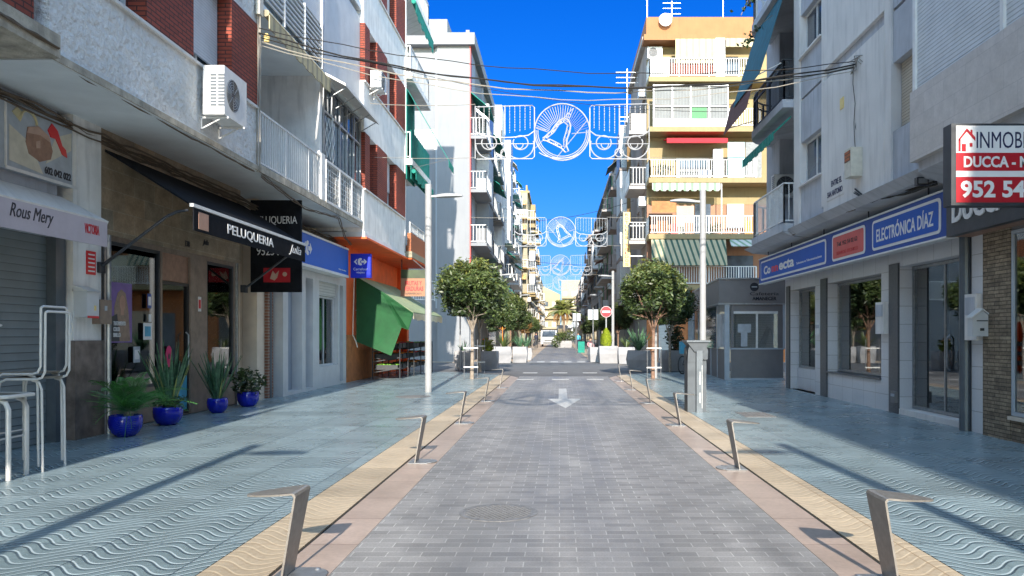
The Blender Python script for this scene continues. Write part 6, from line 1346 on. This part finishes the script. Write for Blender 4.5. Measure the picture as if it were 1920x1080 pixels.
put(cs, (-5.80, 8.72, .02), R(183), 'lower white tube bar chair of the pair by the left edge', 1)
cs.rotation_euler = (0, 0, R(183))
dup(cs, (-5.86, 8.76, .075), R(181), 'upper white tube bar chair nested on the other by the left edge')
t_ = T('cafe_table', 'white metal table with rounded legs under the stacked chairs at the left edge', 'table', (-6.05, 8.3, 0)); 
w = MB(); w.box(-6.50, -5.62, 7.98, 8.42, .86, .885); P('tabletop', w, 'chair_seat', t_)
for (x, y) in ((-5.60, 8.02), (-5.66, 8.38), (-6.45, 8.02), (-6.45, 8.38)):
    w = MB(); w.tube([(x, y, .02), (x, y, .74), (x-.03, y, .81), (x-.12, y, .845), (x-.5 if x > -6 else x+.2, y, .85)], .026, 10); P('leg', w, 'chair_white', t_)
w = MB(); w.tube([(-6.5, 7.95, .87), (-5.65, 7.95, .87), (-5.60, 8.0, .87), (-5.60, 8.40, .87), (-5.65, 8.45, .87), (-6.5, 8.45, .87)], .02, 8); P('rim', w, 'chair_white', t_)

# ---- bicycle
t_ = T('bicycle', 'dark bicycle leaning by the shaded planter next to the kiosk', 'bicycle', (4.9, 31, 0)); c0 = Vector((5.0, 30.4, .02)); dr = Vector((.62, .78, 0)).normalized()
def bp(u, z): return c0+dr*u+Vector((0,0,z))
up_ = Vector((0,0,1))
for u in (-.52, .52):
    w = MB(); w.tube([bp(u, .34)+dr*.33*math.cos(a)+up_*.33*math.sin(a) for a in [i*math.pi/14 for i in range(28)]], .02, 6, closed=True); wh = P('wheel', w, 'rubber', t_)
    w = MB(); [w.tube([bp(u, .34), bp(u, .34)+dr*.32*math.cos(a)+up_*.32*math.sin(a)], .003, 3) for a in [i*math.pi/8 for i in range(16)]]; P('spokes', w, 'galvanised', wh)
w = MB(); [w.tube([bp(*a), bp(*b)], .018, 6) for a, b in (((-.52, .34), (-.1, .36)), ((-.52, .34), (-.18, .82)), ((-.1, .36), (-.2, .9)), ((-.1, .36), (.38, .80)), ((-.18, .82), (.36, .88)), ((.52, .34), (.34, 1.0)))]; P('frame', w, 'black_metal', t_)
w = MB(); w.box(0, .01, 0, .01, 0, .01); w = MB(); p = bp(-.22, .93); w.bar(p-dr*.13, p+dr*.12, .12, .05); P('saddle', w, 'rubber', t_)
w = MB(); p = bp(.33, 1.04); s_ = dr.cross(up_); w.tube([p+s_*.3-dr*.1, p+s_*.22, p, p-s_*.22, p-s_*.3-dr*.1], .014, 6); P('handlebar', w, 'black_metal', t_)
w = MB(); p = bp(-.52, .95); w.bar(p-up_*.18, p+up_*.28, .3, .22, (1,0,0)); P('child_seat', w, 'poster_cyan', t_); w = MB(); p = bp(-.1, .36); w.tube([p-s_*.12-up_*.15, p-s_*.05, p+s_*.05, p+s_*.12+up_*.15], .012, 5); P('crank', w, 'galvanised', t_)
# ---- signs on posts
def post_sign(x, y, label, kind, zc=2.75, h=3.1):
    t = T('road_sign', label, 'road sign', (x, y, 0)); w = MB(); w.tube([(x, y, .02), (x, y, h)], .035, 8); P('post', w, 'galvanised' if kind != 'noentry' else 'pole_paint', t)
    if kind == 'noentry':
        w = MB(); w.prism([(x+.30*math.cos(a), y-.05, zc+.30*math.sin(a)) for a in [i*math.pi/14 for i in range(28)]], (0, .015, 0)); P('rim', w, 'text_white', t)
        w = MB(); w.prism([(x+.285*math.cos(a), y-.056, zc+.285*math.sin(a)) for a in [i*math.pi/14 for i in range(28)]], (0, .005, 0)); P('disc', w, 'red_bright', t)
        w = MB(); w.box(x-.21, x+.21, y-.062, y-.057, zc-.05, zc+.05); P('bar', w, 'text_white', t)
    else:
        w = MB(); w.box(x-.30, x+.30, y+.04, y+.055, zc-.3, zc+.3) if kind == 'sq' else w.prism([(x+.30*math.cos(a), y+.04, zc+.30*math.sin(a)) for a in [i*math.pi/12 for i in range(24)]], (0, .012, 0)); P('plate_back', w, 'art_grey', t)
post_sign(2.52, 42.6, 'round red no-entry sign with a white bar on the right', 'noentry', 2.75, 3.05)
post_sign(1.98, 46.5, 'grey back of a square road sign left of the no-entry sign', 'sq', 2.7, 3.1); post_sign(1.35, 62, 'grey back of a square sign on the far right kerb', 'sq', 2.9, 3.2); post_sign(1.55, 75, 'grey back of a small round sign farther down the right kerb', 'rd', 2.5)
w = MB(); w.tube([(-4.1, 32.6, .02), (-4.1, 32.6, 3.4)], .03, 8); t_ = T('information_post', 'slim grey post with a narrow blue sign before the left planter', 'sign', (-4.1, 32.6, 0)); P('post', w, 'pole_paint', t_); w = MB(); w.box(-4.18, -4.02, 32.52, 32.56, 2.6, 3.5); P('plate', w, 'blue_band_dark', t_)
# ---- white van far off
t_ = T('van', 'white van parked nose-on far down the street left of the palm', 'van', (-1.35, 101, 0)); X0, X1 = -2.35, -.35
w = MB(); w.prism([(X0, 99, .35), (X0, 98.9, .95), (X0, 99.5, 1.2), (X0, 100.3, 2.05), (X0, 104, 2.15), (X0, 104, .35)], (2.0, 0, 0)); P('body', w, 'white_paint', t_)
w = MB(); w.prism([(X0+.15, 99.52, 1.25), (X1-.15, 99.52, 1.25), (X1-.25, 100.20, 1.97), (X0+.25, 100.20, 1.97)], (0, -.02, .01)); P('windscreen', w, 'far_glass', t_)
for x in (X0+.1, X1-.35): w = MB(); w.box(x, x+.25, 98.86, 98.93, .78, .95); P('headlight', w, 'galvanised', t_); w = MB(); w.lathe([(.33, 0), (.33, .2)], n=16); w.v = [(x+.02+z, 99.9+a, .34+b) for a, b, z in w.v]; P('wheel', w, 'rubber', t_)
w = MB(); w.box(X0+.45, X1-.45, 98.87, 98.93, .72, .85); w.box(X0+.3, X1-.3, 98.88, 98.96, .45, .58); P('grille', w, 'dark_metal', t_); w = MB(); w.box(-1.6, -1.1, 98.85, 98.87, .6, .7); P('number_plate', w, 'text_white', t_)
t_ = T('truck', 'white box vehicle parked behind the far palm', 'truck', (.9, 112, 0)); w = MB(); w.box(-.4, 1.9, 112, 116, .4, 2.9); P('body', w, 'white_paint', t_); w = MB(); w.box(-.2, .6, 111.95, 111.99, 1.6, 2.4); w.box(.9, 1.7, 111.95, 111.99, 1.6, 2.4); P('windscreen', w, 'far_glass', t_); w = MB(); w.box(-.3, 0, 112.2, 112.8, 0, .4); w.box(1.5, 1.8, 112.2, 112.8, 0, .4); P('wheel', w, 'rubber', t_)
# ---- people far away
def person(loc, rz, label, pose, top, legs):
    me = bpy.data.meshes.new('body')
    if pose == 'sit': J = dict(pel=(0,0,.5), ch=(0,-.02,.85), nk=(0,.0,1.02), hd=(0,.03,1.15), ht=(0,.04,1.28), sl=(.17,0,.96), el=(.24,.06,.72), wl=(.16,.28,.62), sr=(-.17,0,.96), er=(-.24,.06,.72), wr=(-.16,.28,.62), hl=(.09,0,.48), kl=(.12,.42,.5), al=(.12,.46,.08), tl=(.13,.62,.04), hr=(-.09,0,.48), kr=(-.12,.42,.5), ar=(-.12,.46,.08), tr=(-.13,.62,.04))
    else: J = dict(pel=(0,0,.93), ch=(0,0,1.25), nk=(0,0,1.45), hd=(0,.02,1.57), ht=(0,.02,1.70), sl=(.19,0,1.4), el=(.24,.0,1.12), wl=(.25,.12,.88), sr=(-.19,0,1.4), er=(-.24,0,1.12), wr=(-.25,-.08,.88), hl=(.09,0,.9), kl=(.11,.14,.5), al=(.11,.1,.08), tl=(.12,.26,.03), hr=(-.09,0,.9), kr=(-.11,-.06,.5), ar=(-.11,-.22,.1), tr=(-.12,-.08,.04))
    E = 'pel-ch ch-nk nk-hd hd-ht ch-sl sl-el el-wl ch-sr sr-er er-wr pel-hl hl-kl kl-al al-tl pel-hr hr-kr kr-ar ar-tr'.split()
    K = list(J); rad = dict(pel=.13, ch=.14, nk=.055, hd=.10, ht=.07, sl=.065, el=.045, wl=.032, sr=.065, er=.045, wr=.032, hl=.10, kl=.065, al=.045, tl=.035, hr=.10, kr=.065, ar=.045, tr=.035)
    me.from_pydata([J[k] for k in K], [(K.index(e.split('-')[0]), K.index(e.split('-')[1])) for e in E], []); o = bpy.data.objects.new('tmp', me); COL.objects.link(o)
    m = o.modifiers.new('s', 'SKIN'); sv = me.skin_vertices[0].data
    for i, k in enumerate(K): sv[i].radius = (rad[k], rad[k]); sv[i].use_root = (k == 'pel')
    s = o.modifiers.new('u', 'SUBSURF'); s.levels = 1; s.render_levels = 1
    r = bpy.data.meshes.new_from_object(o.evaluated_get(bpy.context.evaluated_depsgraph_get())); bpy.data.objects.remove(o)
    r.name = 'body'; [r.materials.append(M[x]) for x in ('skin', top, legs)]
    waist = J['pel'][2]+.06; neck = J['nk'][2]
    for p in r.polygons:
        z = p.center.z; p.material_index = 0 if z > neck else (2 if (z < waist and not (pose == 'sit' and p.center.z > .58)) else 1); p.use_smooth = True
    t = T('person', label, 'person', loc); t.rotation_euler = (0, 0, rz); b = bpy.data.objects.new('body', r); link(b, t)
    h = MB(); H = J['ht']; h.lathe([(.09, -.08), (.105, -.03), (.09, .03), (.03, .065)], H, 12); 
    hm = bpy.data.meshes.new('hair'); hm.from_pydata(h.v, [], h.f); hm.materials.append(M['hair_dark']); link(bpy.data.objects.new('hair', hm), t)
person((2.25, 57.5, .02), R(200), 'seated person in a pink top and dark trousers on the far right pavement', 'sit', 'pink_cloth', 'navy_cloth')
t_ = T('chair', 'cafe chair under the person in the pink top', 'chair', (2.25, 57.4, 0)); w = MB(); [w.tube([(2.25+a, 57.45+b, .02), (2.25+a, 57.45+b, .42)], .015, 5) for a in (-.2, .2) for b in (-.2, .2)]; P('frame', w, 'galvanised', t_); w = MB(); w.box(2.02, 2.48, 57.22, 57.68, .42, .45); P('seat', w, 'galvanised', t_)
person((2.0, 84, .02), R(10), 'distant person in dark clothes walking on the far right pavement', 'walk', 'poster_cyan', 'navy_cloth'); person((-2.6, 88, .02), R(180), 'distant person walking on the far left pavement', 'walk', 'navy_cloth', 'crate_dark')
w = MB(); w.box(1.55, 2.1, 66, 66.6, .02, .95); one('container', w, 'teal_fabric', 'small turquoise container on the far right pavement', 'container')

# ---- festive light arches across the street
def arch(y, zc, label, flip=1, x0=.08, S=None):
    s = S or 23.5/1480; t = T('light_arch', label, 'festive lights', (x0, y, zc), 'festive bell light arches over the street')
    q = lambda u, v: Vector((x0+flip*u*s, y, zc-v*s))   # u,v in steps of 16 mm from the ring centre
    for sd in (-1, 1):
        w = MB(); a, b, top, bot = 52, 163, -50, 50
        fr = [(a+4, top), (b-3, top-3*sd), (b, top+1), (b, bot), (b-4, bot+1), (a+4, bot), (a, bot-4), (a, top+4)]; w.tube([q(sd*u, v) for u, v in fr], .016, 6, closed=True); P('panel_frame', w, 'light_rope', t)
        w = MB(); w.tube([q(sd*(a+k*11.1), 4+4*math.sin(math.pi*k/10)*1.6-(6 if k in (0, 10) else 0)) for k in range(11)], .02, 5)
        w.tube([q(sd*107, top), q(sd*107, 6)], .014, 5); w.tube([q(sd*a, 22), q(sd*b, 22)], .012, 5); P('crossbar', w, 'light_rope', t)
        for cx in (80, 135):
            w = MB(); m_ = 1 if cx == 80 else -1
            pts = [(cx+m_*27*math.cos(R(d))*(1-max(0, d-250)/520), 24+26*math.sin(R(-d))*(1-max(0, d-250)/520)) for d in range(-180, 80, 14)]
            w.tube([q(sd*(cx+27*math.cos(R(d))), 24+26*math.sin(R(d))) for d in range(-20 if m_ > 0 else 0, 200, 12)], .018, 5)
            w.tube([q(sd*(cx+m_*-2+14*math.cos(R(d))), 20+13*math.sin(R(d))) for d in range(-30, 330, 15)], .018, 5)
            w.tube([q(sd*(cx+7*math.cos(R(d))), 22+9*math.sin(R(d))) for d in range(0, 181, 20)], .015, 5); P('scroll', w, 'light_rope', t)
        w = MB(); w.tube([q(sd*(107+8*math.cos(R(d))), 39+8*math.sin(R(d))) for d in range(0, 360, 20)], .016, 5, closed=True); P('small_ring', w, 'light_rope', t)
        w = MB(); rnd = random.Random(int(y)+sd)
        for k in range(11):
            u = a+8+k*9.6; L = 44+8*math.sin(math.pi*k/10); w.tube([q(sd*u, top), q(sd*u, top+L)], .003, 3)
            for j in range(int(L/3)): p = q(sd*u, top+2+j*3+rnd.random()); w.box(p.x-.010, p.x+.010, p.y-.010, p.y+.010, p.z-.010, p.z+.010)
        P('light_strings', w, 'light_rope', t)
    w = MB(); w.tube([q(52*math.cos(R(d)), 53*math.sin(R(d))) for d in range(0, 360, 9)], .021, 6, closed=True); P('ring', w, 'light_rope', t)
    w = MB()
    for r_ in (49, 45.5): w.tube([q(r_*math.cos(R(d)), r_*math.sin(R(d))) for d in range(-5, 186, 9)], .014, 5)
    w.tube([q(46*math.cos(R(d))-4, 26+26*math.sin(R(d))*.9) for d in range(40, 150, 9)], .014, 5); w.tube([q(-50, 30), q(20, -44)], .012, 4); w.tube([q(-12, 50), q(47, -22)], .012, 4); w.tube([q(-49, -9), q(-30, -3)], .012, 4); w.tube([q(18, 3), q(50, 0)], .012, 4); P('inner_bars', w, 'light_rope', t)
    w = MB()
    for d in range(-172, -8, 6): w.tube([q(25*math.cos(R(d)), 4+25*math.sin(R(d))), q(49*math.cos(R(d)), 50*math.sin(R(d)))], .007, 3)
    P('violet_rays', w, 'light_violet', t)
    bell = [(-36, 12), (-30, 7), (-20, -2), (-12, -14), (-4, -22), (4, -26), (12, -22), (16, -12), (14, 0), (9, 14), (8, 26), (12, 36), (6, 38), (-2, 30), (-14, 24), (-28, 17), (-36, 15)]
    w = MB(); w.tube([q(*p) for p in bell], .024, 5, closed=True); ins = [(-29, 12), (-15, 0), (-6, -14), (3, -19), (10, -13), (8, -2), (3, 14), (3, 28), (-6, 22), (-22, 14)]; w.tube([q(*p) for p in ins], .018, 5, closed=True)
    rnd = random.Random(4)
    for i in range(len(ins)):
        for f in (0, .33, .66):
            p = Vector(ins[i]).lerp(Vector(ins[(i+1) % len(ins)]), f); j = min(range(len(bell)), key=lambda k_: (Vector(bell[k_])-p).length); w.tube([q(*p), q(*Vector(bell[j]).lerp(p, .1))], .011, 3)
    w.tube([q(12+4*math.cos(R(d)), -31+4*math.sin(R(d))) for d in range(0, 360, 40)], .016, 4, closed=True); P('bell', w, 'light_rope', t)
    w = MB()
    for k in (-1, 1):
        w = MB(); w.tube(sag(q(flip*k*163, -52), (k*5.65, y, zc+.85), .05, 5), .010, 4); P('tie_wire', w, 'cable_white', t); w = MB(); w.tube(sag(q(flip*k*163, 48), (k*5.5, y, zc-.75), .03, 5), .008, 4); P('tie_wire', w, 'cable_white', t)
arch(23.5, 7.54, 'nearest white festive light arch with a bell in a ring'); arch(44.2, 7.27, 'second festive light arch with a tilted bell, beyond the side street', -1)
arch(65, 7.25, 'third festive light arch, small above the far street'); arch(88, 7.3, 'farthest festive light arch low against the sky', -1); arch(1.2, 7.6, 'festive light arch overhead just ahead of the viewer')
# ---- cables
def cable(label, lst, m='cable_black', name='overhead_cable'):
    w = MB()
    for p, q_, s, r in lst: w.tube(sag(p, q_, s, 18), r, 5)
    return one(name, w, m, label, 'cable', group=None)
L0 = (-5.68, 14.9, 7.2); R0 = (5.74, 15.3, 6.75)
for k, (a, b, s, r, m, lab) in enumerate((((0, 0, .0), (0, 0, 0), .72, .016, 'cable_black', 'thick black cable of the bundle hanging across the street'), ((0, .05, -.08), (0, .05, -.06), .62, .012, 'cable_black', 'second black cable just under the thick one across the street'),
        ((0, .1, -.14), (0, .1, -.03), .70, .012, 'cable_white', 'pale cable twisted along the bundle across the street'), ((0, .02, .10), (0, .02, .05), .50, .009, 'cable_black', 'thin black wire above the cable bundle'), ((0, .03, -.2), (0, 0, -.12), .80, .008, 'cable_white', 'lowest pale wire hanging below the cable bundle'))):
    A = Vector(L0)+Vector(a); Bq = Vector(R0)+Vector(b); w = MB(); pts = sag(A, Bq, s, 22); pts = [p+Vector((0, 0, .018*math.sin(i*1.7+k))) for i, p in enumerate(pts)]; w.tube(pts, r, 5); one('overhead_cable', w, m, lab, 'cable')
cable('thin wire from the left house falling toward the orange roofed house', [((-5.68, 22.5, 9.4), (5.6, 24, 8.3), .45, .008)])
cable('single wire strung from the far left house to the yellow corner house', [((-5.0, 52, 9.0), (4.7, 50, 10.0), .5, .015)])
cable('low wire crossing the far street beneath the third light arch', [((-5.0, 60, 7.6), (4.8, 60, 6.9), .35, .015)])
# bundles clipped along the house edges
def bundle(label, path, n, spread, r=.012, m='cable_brown', seed=0):
    rnd = random.Random(seed); w = MB()
    for k in range(n):
        o = Vector((rnd.uniform(-1, 1)*spread, 0, rnd.uniform(-1, 1)*spread)); pts = []
        for (p, q_) in zip(path, path[1:]):
            L = (Vector(q_)-Vector(p)).length; N = max(2, int(L/.35))
            for i in range(N): pts.append(Vector(p).lerp(Vector(q_), i/N)+o+Vector((rnd.uniform(-1, 1), 0, rnd.uniform(-1.6, .6)))*spread*.5)
        pts.append(Vector(path[-1])+o); w.tube(pts, r*rnd.uniform(.6, 1.3), 5)
    return one('cable_bundle', w, m, label, 'cable')
bundle('brown cables clipped along the edge of the near left balcony slab', [(-5.76, 8.9, 4.66), (-5.77, 12, 4.63), (-5.76, 14.9, 4.62)], 6, .035, seed=1)
bundle('dark cable bundle under the soffit above the signboard and the stone fascia', [(-6.86, 6.2, 4.45), (-6.86, 9.5, 4.47), (-6.85, 12.2, 4.42), (-6.83, 16.8, 4.40), (-6.8, 18.8, 4.3), (-6.5, 23, 4.25)], 9, .055, .014, 'cable_brown', 2)
bundle('cables hanging on the edge of the old slab at the far left', [(-5.58, 5.2, 4.78), (-5.59, 8.8, 4.70)], 5, .03, seed=3)
bundle('pale cables running down the brick pier beside the open balcony', [(-5.69, 14.93, 7.6), (-5.69, 14.93, 5.8), (-5.70, 14.93, 4.62)], 5, .035, .013, 'cable_white', 4)
bundle('thin drooping cables under the glazed balcony', [(-5.70, 15.1, 4.56), (-5.8, 18, 4.4), (-5.72, 20.5, 4.55), (-6.0, 22, 4.3), (-6.2, 23.5, 4.2)], 3, .03, .010, 'cable_brown', 5)
bundle('dark cables bunched under the ledge of the right grey house', [(5.74, 15.3, 4.3), (5.80, 14.6, 4.0), (5.9, 12.4, 3.88)], 6, .04, .013, 'cable_black', 6)
bundle('cables along the ledge above the blue fascia sign on the right', [(5.80, 23, 4.0), (5.78, 19, 4.02), (5.76, 17.3, 4.06), (5.8, 15.4, 3.98)], 5, .035, .011, 'cable_brown', 7)
bundle('two black wires running down the grey wall to the junction box', [(5.74, 15.3, 6.72), (5.735, 15.32, 5.6), (5.74, 15.25, 5.08)], 2, .05, .010, 'cable_black', 8)
w = MB(); rnd = random.Random(1)
for k in range(9): a = rnd.uniform(0, 6.28); w.tube([(5.745, 15.3, 6.74), (5.70+rnd.uniform(-.05, .03), 15.3+.22*math.cos(a), 6.74+.18*math.sin(a)), (5.745, 15.2+.3*math.cos(a+1), 6.74+.1*math.sin(a+1))], .008, 4)
one('cable_knot', w, 'cable_white', 'tangle of cable ends anchored on the grey wall', 'cable')
t_ = T('junction_box', 'cream box with an insulator at the top of the brick pier by the open balcony', 'wall box', (-5.7, 14.95, 7.5)); w = MB(); w.box(-5.72, -5.64, 14.86, 15.04, 7.55, 7.9); P('case', w, 'cream_metal', t_); w = MB(); w.lathe([(.05, 0), (.06, .1), (.03, .16)], (-5.62, 15.15, 7.12), 10); P('insulator', w, 'sign_yellow', t_)
w = MB(); w.box(-6.4, -6.22, 8.15, 8.35, 4.42, 4.55); w.tube([(-6.3, 8.25, 4.6), (-6.3, 8.25, 4.5)], .02); one('soffit_lamp', w, 'cream_metal', 'old rusty lamp box on the soffit at the far left', 'lamp')
# hanging leaves at the top right
t_ = T('hanging_plant', 'dark leafy twigs hanging from an upper right balcony against the sky', 'plant', (4.95, 19.9, 9.6)); w = MB(); rnd = random.Random(3)
for path in ([(5.5, 20, 10.3), (5.1, 20, 10.2), (4.75, 20, 9.95), (4.6, 20, 9.6)], [(5.4, 20, 9.6), (5.0, 20, 9.3), (4.7, 20, 9.0), (4.62, 20, 8.75)]): w.tube(path, .008, 4)
P('twig', w, 'trunk_grey', t_); w = MB()
for path in ([(5.1, 20, 10.2), (4.6, 20, 9.7)], [(5.1, 20, 9.35), (4.62, 20, 8.8)], [(5.3, 20, 10.3), (4.8, 20, 10.1)]):
    for k in range(34): p = Vector(path[0]).lerp(Vector(path[1]), rnd.random())+Vector((rnd.gauss(0, .07), rnd.gauss(0, .07), rnd.gauss(0, .07))); a = Vector((rnd.gauss(0, 1), rnd.gauss(0, 1), rnd.gauss(0, 1))).normalized(); b = a.cross(Vector((rnd.gauss(0, 1), rnd.gauss(0, 1), 1))).normalized(); w.quad(p-a*.06, p-b*.045, p+a*.06, p+b*.045)
P('leaves', w, 'leaf_dark', t_)
